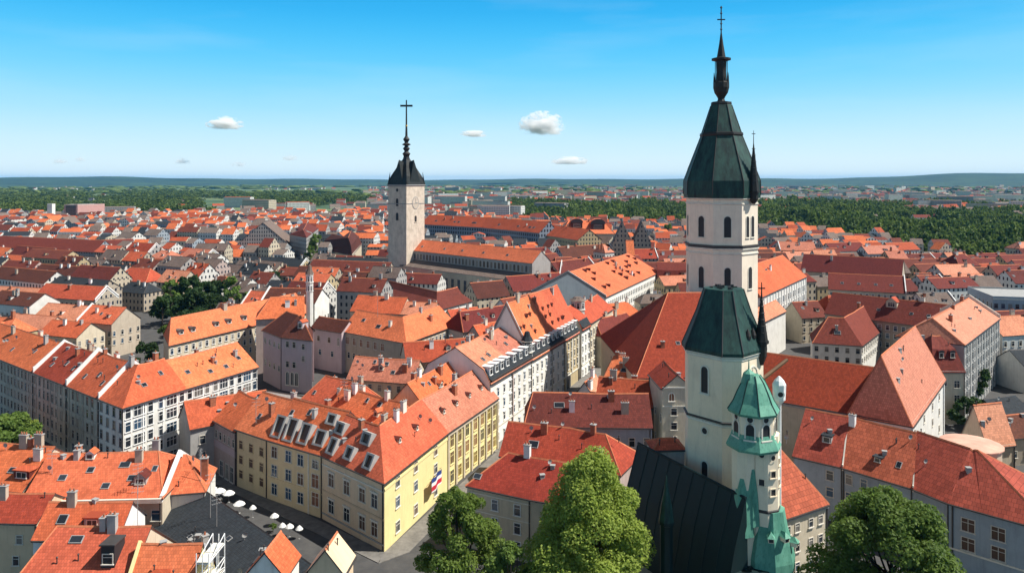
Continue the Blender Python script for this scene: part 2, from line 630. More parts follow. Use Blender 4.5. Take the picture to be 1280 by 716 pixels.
class House:
    """a house along the street line P (world x, y), DEPTH deep to the side away from it"""

    def __init__(s, name, label, P, depth, eave, ridge, wall, roof, cat='house', group=None, hips=(0, 0), side=None, mans=None,
                 flat=False, oh=0.35, gutter=True, cornice=True, dirs=(None, None), peak=0.5, z0=-0.3, near=True):
        s.P = [Vector(p) for p in P]
        s.depth, s.eave, s.ridge = depth, eave, ridge
        s.seed = random.Random(NUM[0] * 13 + 5)
        NUM[0] += 1
        n = len(s.P)
        dr = [(s.P[i + 1] - s.P[i]).normalized() for i in range(n - 1)]
        if side is None:
            q = Vector((-dr[0].y, dr[0].x))
            side = 1 if q.dot(s.P[0] + s.P[1]) > 0 else -1
        nm = [Vector((-d.y, d.x)) * side for d in dr]
        s.m = []
        for i in range(n):
            if i in (0, n - 1):
                d0 = nm[0] if i == 0 else nm[-1]
                v = dirs[0] if i == 0 else dirs[1]
                if v is not None:
                    v = Vector(v).normalized()
                    v = v / max(v.dot(d0), .4)
                    s.m.append(v)
                else:
                    s.m.append(d0.copy())
            else:
                v = (nm[i - 1] + nm[i]).normalized()
                s.m.append(v / max(v.dot(nm[i]), 0.5))
        s.nm, s.dr = nm, dr
        if flat:
            s.prof = [(0, eave), (1, eave + 0.02)]
        elif mans:
            s.prof = [(0, eave), (mans[0] / depth, mans[1]), (peak, ridge), (1 - mans[0] / depth, mans[1]), (1, eave)]
        else:
            s.prof = [(0, eave), (peak, ridge), (1, eave)]
        s.flat = flat
        s.hips = hips
        c = sum(s.P, Vector((0, 0))) / n + s.m[n // 2] * depth / 2
        s.base = (c.x, c.y, 0)
        s.root = link(name, None, None, s.base)
        s.root.empty_display_size = 0.5
        tag(s.root, label, cat, group)
        s.trimless = not near or cat == 'church'
        Q = [s.pt(i, 0) for i in range(n)] + [s.pt(i, 1) for i in range(n - 1, -1, -1)]
        FOOT.append(Q)
        s.build(wall, roof, oh, z0)
        HOUSES.append(s)
        s.near = near
        if near and gutter and not flat:
            s.gutter(oh)
            if s.base[1] < 270 and (s.P[1] - s.P[0]).length > 6:
                s.pilaster(0, .985, 0, eave - .5, .17, .2, 'm_gutter', 'downpipe')
        if near and cornice:
            s.cornice()

    def pt(s, i, t):
        return s.P[i] + s.m[i] * s.depth * t

    def zt(s, t):
        pr = s.prof
        for (a, za), (b, zb) in zip(pr, pr[1:]):
            if t <= b:
                return za + (zb - za) * (t - a) / (b - a)
        return pr[-1][1]

    def L(s, p, z):
        return (p.x - s.base[0], p.y - s.base[1], z)

    def build(s, wall, roof, oh, z0):
        n = len(s.P)
        b = MB()
        cen = Vector((s.base[0], s.base[1]))
        loop = [s.pt(i, 0) for i in range(n)] + [s.pt(i, 1) for i in range(n - 1, -1, -1)]
        u = s.seed.uniform(0, 3)
        top = s.eave + (0.7 if s.flat else 0)
        for i in range(len(loop)):
            a, c = loop[i], loop[(i + 1) % len(loop)]
            l = (c - a).length
            nn = Vector((c.y - a.y, a.x - c.x))
            if n - 1 > i >= 0:
                nn = -s.nm[i]
            elif (a + c).dot(nn) / 2 < cen.dot(nn):
                nn = -nn
            b.face([s.L(a, z0), s.L(c, z0), s.L(c, top), s.L(a, top)], 0, [(u, z0), (u + l, z0), (u + l, top), (u, top)], up=(nn.x, nn.y, 0))
            u += l
        if not s.flat:
            for e, i in ((0, 0), (1, n - 1)):
                if s.hips[e] == 0:
                    pts = [s.L(s.pt(i, t), z) for t, z in s.prof]
                    d = -s.dr[0] if e == 0 else s.dr[-1]
                    w = [(t * s.depth + u, z) for t, z in s.prof]
                    b.face(pts, 0, w, up=(d.x, d.y, 0))
        s.wall = link('wall', b.mesh('wall', [wall]), s.root)
        # roof
        r = MB()
        if s.flat:
            r.face([s.L(p, s.eave) for p in loop], 0, [(p.x, p.y) for p in loop], up=(0, 0, 1))
            for i in range(len(loop)):
                a, c = loop[i], loop[(i + 1) % len(loop)]
                a2, c2 = a + (cen - a).normalized() * .4, c + (cen - c).normalized() * .4
                r.face([s.L(a, top), s.L(c, top), s.L(c2, top), s.L(a2, top)], 1, up=(0, 0, 1))
                r.face([s.L(a2, top), s.L(c2, top), s.L(c2, s.eave), s.L(a2, s.eave)], 1)
            s.roof = link('roof', r.mesh('roof', [roof, 'm_grey']), s.root)
            return
        pr = s.prof
        k0 = (pr[1][1] - pr[0][1]) / ((pr[1][0] - pr[0][0]) * s.depth)
        k1 = (pr[-2][1] - pr[-1][1]) / ((pr[-1][0] - pr[-2][0]) * s.depth)
        pf = [(-oh / s.depth, pr[0][1] - k0 * oh)] + pr[1:-1] + [(1 + oh / s.depth, pr[-1][1] - k1 * oh)]
        pf = [(t, z + .06) for t, z in pf]
        K = len(pf)
        G = []
        for i in range(n):
            row = []
            for t, z in pf:
                p = s.pt(i, t)
                if i in (0, n - 1):
                    d = s.dr[0] if i == 0 else -s.dr[-1]
                    hp = s.hips[0 if i == 0 else 1]
                    p = p + d * (hp * min(t, 1 - t) * s.depth if hp else -0.22)
                row.append(s.L(p, z))
            G.append(row)
        km = max(range(K), key=lambda q: pf[q][1])
        sag = random.Random(int(abs(s.base[0]) * 7 + abs(s.base[1]) * 3))
        for i in range(n - 1):
            l = (s.P[i + 1] - s.P[i]).length
            ns = max(1, int(l / 4.5)) if not s.trimless and l < 40 else 1
            rows = [G[i]]
            for j in range(1, ns):
                f = j / ns
                dip = -.22 * math.sin(math.pi * f) * sag.uniform(.2, 1) + sag.uniform(-.09, .05)
                rows.append([tuple(Vector(p).lerp(Vector(q), f) + Vector((0, 0, dip * (1 if 0 < k < K - 1 else .25)))) for k, (p, q) in enumerate(zip(G[i], G[i + 1]))])
            rows.append(G[i + 1])
            for A, B in zip(rows, rows[1:]):
                vl = 0
                for k in range(K - 1):
                    sl = math.hypot((pf[k + 1][0] - pf[k][0]) * s.depth, pf[k + 1][1] - pf[k][1])
                    d = s.dr[i]
                    uu = [Vector(q[:2]).dot(d) for q in (A[k], B[k], B[k + 1], A[k + 1])]
                    q4_ = [A[k], B[k], B[k + 1], A[k + 1]]
                    uv4 = [(uu[0], vl), (uu[1], vl), (uu[2], vl + sl), (uu[3], vl + sl)]
                    r.face([q4_[0], q4_[1], q4_[2]], 0, uv4[:3], up=(0, 0, 1))
                    r.face([q4_[0], q4_[2], q4_[3]], 0, [uv4[0], uv4[2], uv4[3]], up=(0, 0, 1))
                    vl += sl
                s.cap(r, A[km], B[km])
            for k, t in ((0, 0), (K - 1, 1)):
                a, c = Vector(G[i][k]), Vector(G[i + 1][k])
                dn = Vector((0, 0, -.24))
                r.face([a, c, c + dn, a + dn], 2)
                wa, wc = s.L(s.pt(i, t), a.z - .24), s.L(s.pt(i + 1, t), c.z - .24)
                r.face([a + dn, c + dn, wc, wa], 2, up=(0, 0, -1))
        for e, i in ((0, 0), (1, n - 1)):
            d = -s.dr[0] if e == 0 else s.dr[-1]
            row = G[i]
            if s.hips[e]:
                k = 0
                vl = 0
                while k < K - 1 - k:
                    j = K - 1 - k
                    if k + 1 == j - 1:
                        q = [row[k], row[j], row[k + 1]]
                    elif k + 1 > j - 1:
                        break
                    else:
                        q = [row[k], row[j], row[j - 1], row[k + 1]]
                    m = s.m[i].normalized()
                    sl = (Vector(q[-1]) - Vector(q[0])).length * .8
                    uv = [(Vector(p[:2]).dot(m), vl if p in (row[k], row[j]) else vl + sl) for p in q]
                    r.face(q, 0, uv, up=(d.x, d.y, 1))
                    if K <= 4:
                        s.cap(r, row[k], row[k + 1])
                        s.cap(r, row[j], row[j - 1])
                    vl += sl
                    k += 1
                a, c = Vector(row[0]), Vector(row[-1])
                dn = Vector((0, 0, -.24))
                r.face([a, c, c + dn, a + dn], 2)
                r.face([a + dn, c + dn, s.L(s.pt(i, 1), c.z - .24), s.L(s.pt(i, 0), a.z - .24)], 2, up=(0, 0, -1))
            else:
                for k in range(K - 1):
                    a, c = Vector(row[k]), Vector(row[k + 1])
                    dn = Vector((0, 0, -.26))
                    r.face([a, c, c + dn, a + dn], 2)
        s.roof = link('roof', r.mesh('roof', [roof, 'm_gutter' if 'slate' in roof or 'grey' in roof else 'm_ridge', 'm_gutter']), s.root)

    def cap(s, r, a, b):
        a, b = Vector(a), Vector(b)
        d = b - a
        if d.length < .3:
            return
        q = Vector((-d.y, d.x, 0)).normalized() * .2
        up = Vector((0, 0, .15))
        lo = Vector((0, 0, -.12))
        for sg in (-1, 1):
            r.face([a + q * sg + lo, b + q * sg + lo, b + up, a + up], 1, up=(0, 0, 1))

    def gutter(s, oh):
        g = MB()
        n = len(s.P)
        for i in range(n - 1):
            a = s.pt(i, 0) - s.m[i] * (oh + .02)
            c = s.pt(i + 1, 0) - s.m[i + 1] * (oh + .02)
            a2, c2 = a - s.m[i] * .2, c - s.m[i + 1] * .2
            k0 = (s.prof[1][1] - s.prof[0][1]) / ((s.prof[1][0] - s.prof[0][0]) * s.depth)
            z = s.prof[0][1] - k0 * oh + .02
            A, Cc, A2, C2 = s.L(a, z), s.L(c, z), s.L(a2, z), s.L(c2, z)
            dn = Vector((0, 0, -.2))
            g.face([A, Cc, C2, A2], 0, up=(0, 0, 1))
            g.face([A2, C2, Vector(C2) + dn, Vector(A2) + dn], 0)
            g.face([A, Cc, Vector(Cc) + dn, Vector(A) + dn], 0)
            g.face([Vector(A) + dn, Vector(Cc) + dn, Vector(C2) + dn, Vector(A2) + dn], 0)
        link('gutter', g.mesh('gutter', ['m_gutter']), s.root)

    def cornice(s, mat='m_trim'):
        g = MB()
        n = len(s.P)
        for zz, hh, w in ((s.eave - .62, .3, .2),):
            for i in range(n - 1):
                a, c = s.pt(i, 0), s.pt(i + 1, 0)
                a2, c2 = a - s.m[i] * w, c - s.m[i + 1] * w
                for q in ([s.L(a2, zz), s.L(c2, zz), s.L(c2, zz + hh), s.L(a2, zz + hh)], [s.L(a, zz), s.L(c, zz), s.L(c2, zz), s.L(a2, zz)],
                          [s.L(a, zz + hh), s.L(c, zz + hh), s.L(c2, zz + hh), s.L(a2, zz + hh)]):
                    g.face(q, 0)
        link('cornice', g.mesh('cornice', [mat]), s.root)

    def edge(s, e):
        n = len(s.P)
        if isinstance(e, int):
            return s.pt(e, 0), s.pt(e + 1, 0), -s.nm[e]
        if e == 'e0':
            return s.pt(0, 1), s.pt(0, 0), -s.dr[0]
        if e == 'e1':
            return s.pt(n - 1, 0), s.pt(n - 1, 1), s.dr[-1]
        i = int(e[2:])
        return s.pt(i + 1, 1), s.pt(i, 1), s.nm[i]

    def windows(s, e, rows, sp=3.0, w=1.1, h=1.8, style='plain', trim='m_frame', pane='m_glass', margin=1.2, cols=None, panes=None, rng=None, wl=None):
        a, b, n = s.edge(e)
        n = Vector((b.y - a.y, a.x - b.x)).normalized() * (1 if Vector((b.y - a.y, a.x - b.x)).dot(n) > 0 else -1)
        l = (b - a).length
        lo, hi = rng or (0, 1)
        if cols is None:
            usable = l * (hi - lo) - 2 * margin
            k = max(1, int(usable / sp) + 1)
            if k == 1:
                cols = [(lo + hi) / 2]
            else:
                g = usable / (k - 1) if usable / (k - 1) < sp * 1.6 else sp
                st = (l * (hi - lo) - g * (k - 1)) / 2
                cols = [lo + (st + g * i) / l for i in range(k)]
        for ri, z in enumerate(rows):
            for ci, c in enumerate(cols):
                p = a + (b - a) * c
                pn = s.seed.choice(panes) if panes else (s.seed.choice(['m_glass', 'm_glass', 'm_glass', 'm_glassblue', 'm_drape']) if pane == 'm_glass' else pane)
                ww = wl[ci % len(wl)] if wl else w
                add_window(s.root, p.x, p.y, z, n, ww, h, style, trim, pn, base=s.base)

    def chimneys(s, n, t=(.25, .75)):
        for _ in range(n):
            i = s.seed.randrange(len(s.P) - 1)
            f, tt = s.seed.uniform(.12, .88), s.seed.uniform(*t)
            s.chimney(i, f, tt)

    def rp(s, i, f, t):
        p = s.pt(i, t).lerp(s.pt(i + 1, t), f)
        return (p.x - s.base[0], p.y - s.base[1], s.zt(t))

    def chimney(s, i, f, t, kind=None):
        me = chimney_mesh(s.seed.randrange(12) if kind is None else kind)
        d = s.dr[i]
        link('chimney', me, s.roof, s.rp(i, f, t), (0, 0, math.atan2(d.y, d.x)))

    def mansard_band(s, mat='t_slate'):
        b = MB()
        (t0, z0), (t1, z1) = s.prof[0], s.prof[1]
        for i in range(len(s.P) - 1):
            o = -s.nm[i] * .12
            a, c, d, e = s.pt(i, t0 - .02) + o, s.pt(i + 1, t0 - .02) + o, s.pt(i + 1, t1) + o, s.pt(i, t1) + o
            b.face([s.L(a, z0 - .1), s.L(c, z0 - .1), s.L(d, z1 - .15), s.L(e, z1 - .15)], 0, [(0, 0), ((c - a).length, 0), ((c - a).length, 3), (0, 3)], up=(-s.nm[i].x, -s.nm[i].y, .2))
            b.face([s.L(e, z1 - .15), s.L(d, z1 - .15), s.L(s.pt(i + 1, t1 + .02), z1 + .15), s.L(s.pt(i, t1 + .02), z1 + .15)], 0, up=(0, 0, 1))
        link('mansard_band', b.mesh('mansard_band', [mat]), s.root)

    def roof_window(s, i, f, t, w=2.2, h=3.8, up=.9, tilt=.28):
        key = ('rw', w, h, up)
        if key not in CACHE:
            b = MB()
            b.box(-w / 2 - .1, w / 2 + .1, -h / 2 - .1, h / 2 + .1, -1.4, up * .35, 0)
            for x0, x1, y0, y1 in ((-w / 2 - .42, -w / 2, -h / 2 - .42, h / 2 + .42), (w / 2, w / 2 + .42, -h / 2 - .42, h / 2 + .42), (-w / 2, w / 2, -h / 2 - .42, -h / 2), (-w / 2, w / 2, h / 2, h / 2 + .42)):
                b.box(x0, x1, y0, y1, -1.4, up, 0)
            g = MB()
            g.box(-w / 2, w / 2, -h / 2, h / 2, up * .35 + .01, up * .35 + .06, 0)
            CACHE[key] = (b.mesh('roof_window', ['w_grey']), g.mesh('pane', ['m_brownpane']))
        n = -s.nm[i]
        a, b_ = s.rp(i, f, t - .02), s.rp(i, f, t + .02)
        p = math.atan2(b_[2] - a[2], .04 * s.depth) + tilt
        q = s.rp(i, f, t)
        o = link('roof_window', CACHE[key][0], s.root, q, (p, 0, math.atan2(n.x, -n.y)))
        link('pane', CACHE[key][1], o)

    def skylight(s, i, f, t, w=1.0, h=1.4):
        n = -s.nm[i]
        a, b = s.rp(i, f, t - .02), s.rp(i, f, t + .02)
        p = math.atan2(b[2] - a[2], .04 * s.depth)
        th = math.atan2(n.x, -n.y)
        q = s.rp(i, f, t)
        link('skylight', skylight_mesh(w, h), s.roof, (q[0], q[1], q[2] + .06), (p, 0, th))

    def dormer(s, i, f, t, w=1.5, h=1.6, d=2.5, kind='gable', wall='w_cream', roof='t_orange', ww=None, wh=None, pane='m_glass', trim='m_frame'):
        n = -s.nm[i]
        th = math.atan2(n.x, -n.y)
        q = s.rp(i, f, t)
        o = link('dormer', dormer_mesh(w, h, d, kind, wall, roof), s.root, q, (0, 0, th))
        fm, pm = window_mesh(ww or w * .6, wh or h * .62, 'plain', trim, pane)
        wdw = link('window', fm, o, (0, 0, h * .2))
        link('pane', pm, wdw)

    def firewall(s, end, rise=.9, mat='m_white', th=.45):
        n = len(s.P)
        i = 0 if end == 0 else n - 1
        d = s.dr[0] if end == 0 else -s.dr[-1]
        b = MB()
        pf = [(-.3 / s.depth, s.prof[0][1])] + s.prof + [(1 + .3 / s.depth, s.prof[-1][1])]
        A = [s.pt(i, t) - d * .06 for t, z in pf]
        B = [p + d * th for p in A]
        Z = [z for t, z in pf]
        for k in range(len(pf) - 1):
            t0, t1 = Z[k] + rise, Z[k + 1] + rise
            b.face([s.L(A[k], Z[k] - 1), s.L(A[k + 1], Z[k + 1] - 1), s.L(A[k + 1], t1), s.L(A[k], t0)], 0)
            b.face([s.L(B[k], Z[k] - 1), s.L(B[k + 1], Z[k + 1] - 1), s.L(B[k + 1], t1), s.L(B[k], t0)], 0)
            b.face([s.L(A[k], t0), s.L(A[k + 1], t1), s.L(B[k + 1], t1), s.L(B[k], t0)], 0)
        for k in (0, len(pf) - 1):
            b.face([s.L(A[k], Z[k] - 1), s.L(B[k], Z[k] - 1), s.L(B[k], Z[k] + rise), s.L(A[k], Z[k] + rise)], 0)
        link('firewall', b.mesh('firewall', [mat]), s.root)

    def band(s, e, z, h=.3, w=.12, mat='m_trim', name='string_course'):
        a, b, n = s.edge(e)
        m = MB()
        n = Vector((b.y - a.y, a.x - b.x)).normalized() * (1 if Vector((b.y - a.y, a.x - b.x)).dot(n) > 0 else -1)
        a2, b2 = a + n * w, b + n * w
        m.face([s.L(a2, z), s.L(b2, z), s.L(b2, z + h), s.L(a2, z + h)], 0)
        m.face([s.L(a, z), s.L(b, z), s.L(b2, z), s.L(a2, z)], 0)
        m.face([s.L(a, z + h), s.L(b, z + h), s.L(b2, z + h), s.L(a2, z + h)], 0)
        link(name, m.mesh(name, [mat]), s.root)

    def pilaster(s, e, f, z0, z1, w=.6, d=.16, mat='m_trim', name='pilaster'):
        a, b, n = s.edge(e)
        n = Vector((b.y - a.y, a.x - b.x)).normalized() * (1 if Vector((b.y - a.y, a.x - b.x)).dot(n) > 0 else -1)
        p = a + (b - a) * f
        m = MB()
        m.box(-w / 2, w / 2, -d, .05, z0, z1, 0)
        link(name, m.mesh(name, [mat]), s.root, s.L(p, 0), (0, 0, math.atan2(n.x, -n.y)))


def px_path(pts, z):
    return [W(x, y, z) for x, y in pts]


def rect(cx, cy, L, D, ang):
    """front line of a house of length L, depth D, centred there; returns the street line"""
    u = Vector((math.cos(ang), math.sin(ang)))
    v = Vector((-math.sin(ang), math.cos(ang)))
    c = Vector((cx, cy))
    a, b = c - u * L / 2 - v * D / 2, c + u * L / 2 - v * D / 2
    if v.dot(c) < 0:
        a, b = c - u * L / 2 + v * D / 2, c + u * L / 2 + v * D / 2
    return [tuple(a), tuple(b)]

# ------------------------------------------------------------------ ground
def disc(name, r0, r1, n, mat, zf, kind='structure', rn=1):
    V, Q = [], []
    for k in range(rn + 1):
        r = r0 * (r1 / r0) ** (k / rn) if r0 > 0 else r1 * k / rn
        for i in range(n):
            a = 2 * math.pi * i / n
            V.append((r * math.sin(a), r * math.cos(a), zf(r, a)))
    for k in range(rn):
        for i in range(n):
            j = (i + 1) % n
            Q.append((k * n + i, k * n + j, (k + 1) * n + j, (k + 1) * n + i))
    o = link(name, npmesh(name, np.array(V), np.array(Q)[:, ::-1], [mat]))
    return tag(o, None, None, None, kind)


def ground_mat():
    m, t, b = mat_base('m_ground')
    tc = nd(t, "ShaderNodeTexCoord")
    sp = nd(t, "ShaderNodeSeparateXYZ")
    t.links.new(tc.outputs['Object'], sp.inputs[0])
    ln = nd(t, "ShaderNodeVectorMath", operation='LENGTH')
    t.links.new(tc.outputs['Object'], ln.inputs[0])
    n1 = nd(t, "ShaderNodeTexNoise", Scale=0.35, Detail=8.0, Roughness=0.7)
    t.links.new(tc.outputs['Object'], n1.inputs['Vector'])
    near = mixc(t, ramp(t, n1.outputs[0], .3, .7), (.045, .045, .046, 1), (.085, .082, .078, 1))
    n2 = nd(t, "ShaderNodeTexNoise", Scale=0.0022, Detail=7.0, Roughness=0.65)
    t.links.new(tc.outputs['Object'], n2.inputs['Vector'])
    far = mixc(t, ramp(t, n2.outputs[0], .46, .54), (.035, .080, .028, 1), (.15, .19, .07, 1))
    n3 = nd(t, "ShaderNodeTexNoise", Scale=0.012, Detail=8.0, Roughness=0.8)
    t.links.new(tc.outputs['Object'], n3.inputs['Vector'])
    far = mixc(t, ramp(t, n3.outputs[0], .50, .60), far, (.03, .07, .028, 1))
    fac = ramp(t, ln.outputs['Value'], 900, 1500)
    c = mixc(t, fac, near, far)
    t.links.new(c, b.inputs['Base Color'])
    b.inputs['Roughness'].default_value = .95
    MATS['m_ground'] = m


ground_mat()
disc('ground', 0, 30000, 96, 'm_ground', lambda r, a: 0.0, rn=1)


def hmat():
    m, t, b = mat_base('m_hills')
    tc = nd(t, "ShaderNodeTexCoord")
    n1 = nd(t, "ShaderNodeTexNoise", Scale=0.0022, Detail=9.0, Roughness=0.8)
    t.links.new(tc.outputs['Object'], n1.inputs['Vector'])
    c = mixc(t, ramp(t, n1.outputs[0], .4, .62), (.006, .026, .022, 1), (.035, .075, .032, 1))
    t.links.new(c, b.inputs['Base Color'])
    b.inputs['Roughness'].default_value = .95
    MATS['m_hills'] = m


hmat()


def hz(r, a):
    k = min(1, max(0, (r - 7500) / 3500))
    k = k * k * (3 - 2 * k)
    d = math.degrees(a)
    d = d - 360 if d > 180 else d
    h = 74 + 10 * math.sin(a * 9) + 8 * math.sin(a * 23 + 1) + 5 * math.sin(a * 61)
    h += 85 * math.exp(-((d - 33) / 9) ** 2) + 22 * math.exp(-((d + 28) / 12) ** 2)
    return -6 + k * (h + 6) + max(0, (r - 11000) / 6000) * 10


disc('hills', 6500, 18000, 360, 'm_hills', hz, rn=24)


def flat_poly(name, pts, z, mat, thick=.12):
    b = MB()
    b.face([(x, y, z) for x, y in pts], 0, [(x, y) for x, y in pts], up=(0, 0, 1))
    for i in range(len(pts)):
        a, c = pts[i], pts[(i + 1) % len(pts)]
        b.face([(a[0], a[1], z), (c[0], c[1], z), (c[0], c[1], z - thick - .05), (a[0], a[1], z - thick - .05)], 0)
    return tag(link(name, b.mesh(name, [mat])), None, None, None, 'structure')


# pavements: under the yellow corner house, its corner, and along the white row
yc, yl, yr = (-24.0, 139.0), (-71.5, 177.5), (-4.3, 190.0)
flat_poly('pavement', [(-24.5, 135.2), (-73.5, 174.5), (-71.0, 177.6), (-23.9, 139.3)], .13, 'm_pave')
flat_poly('pavement', [(-28, 119), (-25.5, 131.5), (-20, 131.5), (-9, 117)], .125, 'm_grey')
flat_poly('pavement', [(-24.3, 135), (-24.2, 138.9), (-23.9, 139.3), (-4.2, 190), (-1.2, 190), (-19.4, 139)], .135, 'm_pave')
flat_poly('pavement', [(-4.2, 190.1), (-5.5, 192.2), (28, 269), (40, 299), (44, 299), (32, 266), (1.5, 190.1)], .13, 'm_pave')

# ------------------------------------------------------------------ the great pale block on the left
E = 17.5
G = 'tenements of the long grey street front on the left'
fx = lambda x: 447 + x * 61 / 154
LBD = (0.51, 0.86)
lb = []
for i, (x0, x1, lab, wl, rf) in enumerate([
        (-40, 43, 'grey tenement at the far left end of the shaded street front', 'w_oldgrey', 't_orange'),
        (43, 84, 'grey tenement between two white firewalls in the shaded street front', 'w_oldgrey', 't_red'),
        (84, 124, 'grey tenement with the stepped white firewall next to the corner block', 'w_oldgrey', 't_orange')]):
    h = House('tenement_house', lab, px_path([(x0, fx(x0)), (x1, fx(x1))], E), 16, E, 23.5 + i * .4, wl, rf, group=G, dirs=(LBD, LBD), oh=.4)
    h.windows(0, [1.2, 4.5, 7.9, 11.3, 14.4], sp=2.5, w=1.05, h=2.0, trim='w_oldgrey', margin=.9)
    h.firewall(1 if i < 2 else 0, 1.3)
    h.chimneys(3)
    for f in (.25, .55, .8):
        h.skylight(0, f, R.uniform(.15, .32))
    for f in np.linspace(.06, .94, 5):
        h.pilaster(0, float(f), 0, E - .7, .5, .14, 'w_oldgrey')
    for z in (3.9, 7.3, 10.7):
        h.band(0, z, .22, .1, 'w_oldgrey')
    lb.append(h)
h = House('corner_tenement', 'white corner block with rows of wide dark windows and an orange hipped roof',
          px_path([(124, fx(124)), (154, 508), (232, 484.4)], E), 16, E, 24, 'w_white', 't_orange', hips=(0, 0), dirs=(LBD, None), oh=.4)
h.windows(0, [1.2, 4.5, 7.9, 11.3, 14.4], sp=2.5, w=1.05, h=2.0, trim='m_grey')
h.windows(1, [.8, 4.3, 7.8, 11.3, 14.4], sp=2.9, h=2.2, wl=[1.3, 2.9, 1.3], trim='m_white')
h.chimneys(3); h.skylight(1, .3, .2, 1.4, 1.2); h.skylight(1, .7, .3)
for f in (.3, .62):
    h.pilaster(1, f, 0, E - .7, .35, .12, 'm_white')
h.firewall(0, 1.2)
h = House('long_tenement', 'white office block with grouped windows behind the pale lane, its roof crossed by skylights',
          px_path([(232, 484.4), (322, 457.4)], E), 16, E, 23.4, 'w_white', 't_bright', oh=.4)
h.windows(0, [.8, 4.3, 7.8, 11.3, 14.4], sp=2.7, h=2.2, wl=[1.3, 2.6, 1.3], trim='m_white')
h.chimneys(4)
for f in (.15, .4, .62, .85):
    h.skylight(0, f, R.uniform(.12, .36), 1.3, 1.3)

# long orange house with eyebrow dormers behind it
h = House('long_house', 'long cream house with a bright orange roof and a row of round eyebrow dormers',
          px_path([(211, 431), (330, 403), (388, 389)], 15), 16, 15, 22, 'w_cream', 't_bright', hips=(.25, 0), dirs=((-.5, .87), None))
h.windows(0, [5, 8.4, 11.6], sp=2.9, w=1.1, h=1.9, trim='m_white')
for f in (.13, .25, .5, .64, .82):
    h.dormer(0, f, .14, 2.0, 1.2, 3, 'round', 'w_grey', 't_greybrown')
h.chimneys(3)
# mauve house
h = House('tower_house', 'tall mauve house with a dark brown hipped roof and small square windows', px_path([(329, 411), (352, 420), (390, 424)], 18),
          13, 18, 24, 'w_mauve', 't_brown', hips=(.7, .7), oh=.5, dirs=(None, (-.26, .97)))
h.windows(0, [6, 13.5], sp=3.5, w=1.2, h=1.7, margin=2)
h.windows(1, [8, 14.6], cols=[.2, .42], w=1.2, h=1.8)
h.windows(1, [2.2], cols=[.2, .36, .5], w=1.1, h=4.2, style='arch', trim='m_trim')
h.windows(1, [14.4, 10.5], cols=[.72], w=1.1, h=1.7)
h.dormer(1, .5, .2, 2.0, 2.2, 3, 'gable', 'w_mauve', 't_orange')
h = House('house', 'orange hip roof rising right behind the mauve tower house', px_path([(320, 398), (380, 395)], 20), 12, 20, 26.5, 'w_rose', 't_orange', hips=(.8, 0))
h.chimneys(2)
# slim white turret behind
# beige house with reddish windows
h = House('house', 'mauve annex with a low brown lean-to roof beside the beige long house', px_path([(389, 409), (427, 415)], 15), 8, 15, 18.5, 'w_mauve', 't_brown')
h.windows(0, [10.5], cols=[.25, .6], w=1.3, h=1.8, pane='m_brownpane'); h.windows(0, [5.5], cols=[.3, .7], w=1.2, h=1.9); h.windows(0, [10], cols=[.9], w=.9, h=2.6)
h = House('long_house', 'beige long house with six brown-red windows under a broad orange roof', px_path([(427, 413), (508, 428), (570, 405)], 15), 15, 15, 21.5,
          'w_sand', 't_bright')
h.windows(0, [10.6], cols=[.1, .21, .32, .43, .54, .65], w=1.5, h=2.4, pane='m_curtain', trim='m_frame')
h.windows(0, [5.6], sp=2.8, w=1.2, h=2.0)
h.windows(1, [4.5, 8, 11.4], sp=2.7, w=1.1, h=1.9, trim='m_white')
h.chimneys(4); h.skylight(0, .25, .3, 1.6, 1.2); h.skylight(0, .55, .22, 2.2, 1.4)
h = House('house', 'orange-roofed house with white chimneys behind the beige long house', px_path([(438, 388), (500, 392)], 16), 13, 16, 21.5, 'w_cream', 't_orange')
h.chimneys(4)
h = House('house', 'pinkish-roofed house behind the right half of the beige long house', px_path([(500, 392), (540, 394)], 16), 12, 16, 20, 'w_sand', 't_pink')
h.chimneys(3)
h = House('long_hall', 'low hall with rust roof and bright white end wall before the stone tower nave',
          px_path([(462, 366), (545, 388), (590, 376)], 12), 17, 12, 18, 'w_white', 't_rust', mans=(6, 15))
h.windows(0, [4, 8], sp=3.5, w=1.4, h=2.2)
h.pilaster(1, .33, 0, 11.4, .8, .3, 'w_grey'); h.pilaster(1, .62, 0, 11.4, .8, .3, 'w_grey')

# ------------------------------------------------------------------ yellow corner block
YL = [(238, 525), (268, 519.5), (295, 534), (334, 547), (403, 567), (480, 601)]
E = 13.4
PL = [W(x, y, E) for x, y in YL]
dl = Vector(PL[5]) - Vector(PL[2])
mitre = None
G = 'joined houses round the yellow corner block'
inw = Vector((.63, .77))
# shared house of two arms at the acute corner
P5, P6 = Vector(PL[5]), Vector(W(559, 539, E))
P7 = Vector(W(622, 496, E))
h = House('town_house', 'pale grey house at the far lane end of the yellow corner block', [PL[0], PL[1]], 11, 11.5, 16.5, 'w_grey', 't_orange', group=G, dirs=(None, inw))
h.windows(0, [3.5, 7.4], sp=4, w=1.2, h=1.8)
h.chimneys(2)
h = House('town_house', 'grey house with a pink plaster band and tall dark doorway next to the yellow house', [PL[1], PL[2]], 13, 12.6, 18, 'w_rose', 't_orange', group=G, dirs=(inw, inw))
h.windows(0, [.3], cols=[.35, .6, .82], w=1.5, h=3.4, style='plain'); h.windows(0, [8.6], sp=2.2, w=1.1, h=1.7)
h.band(0, 6.3, 1.6, .06, 'w_mauve'); h.chimneys(1)
h = House('town_house', 'plain yellow house with small brown windows and an orange roof sloping to the street', [PL[2], PL[3]], 14, E, 20, 'w_ochre2', 't_bright', group=G, dirs=(inw, inw))
h.windows(0, [2.3, 5.6, 9.0], sp=3.8, w=1.4, h=1.8, pane='m_brownpane', trim='w_ochre2', margin=2)
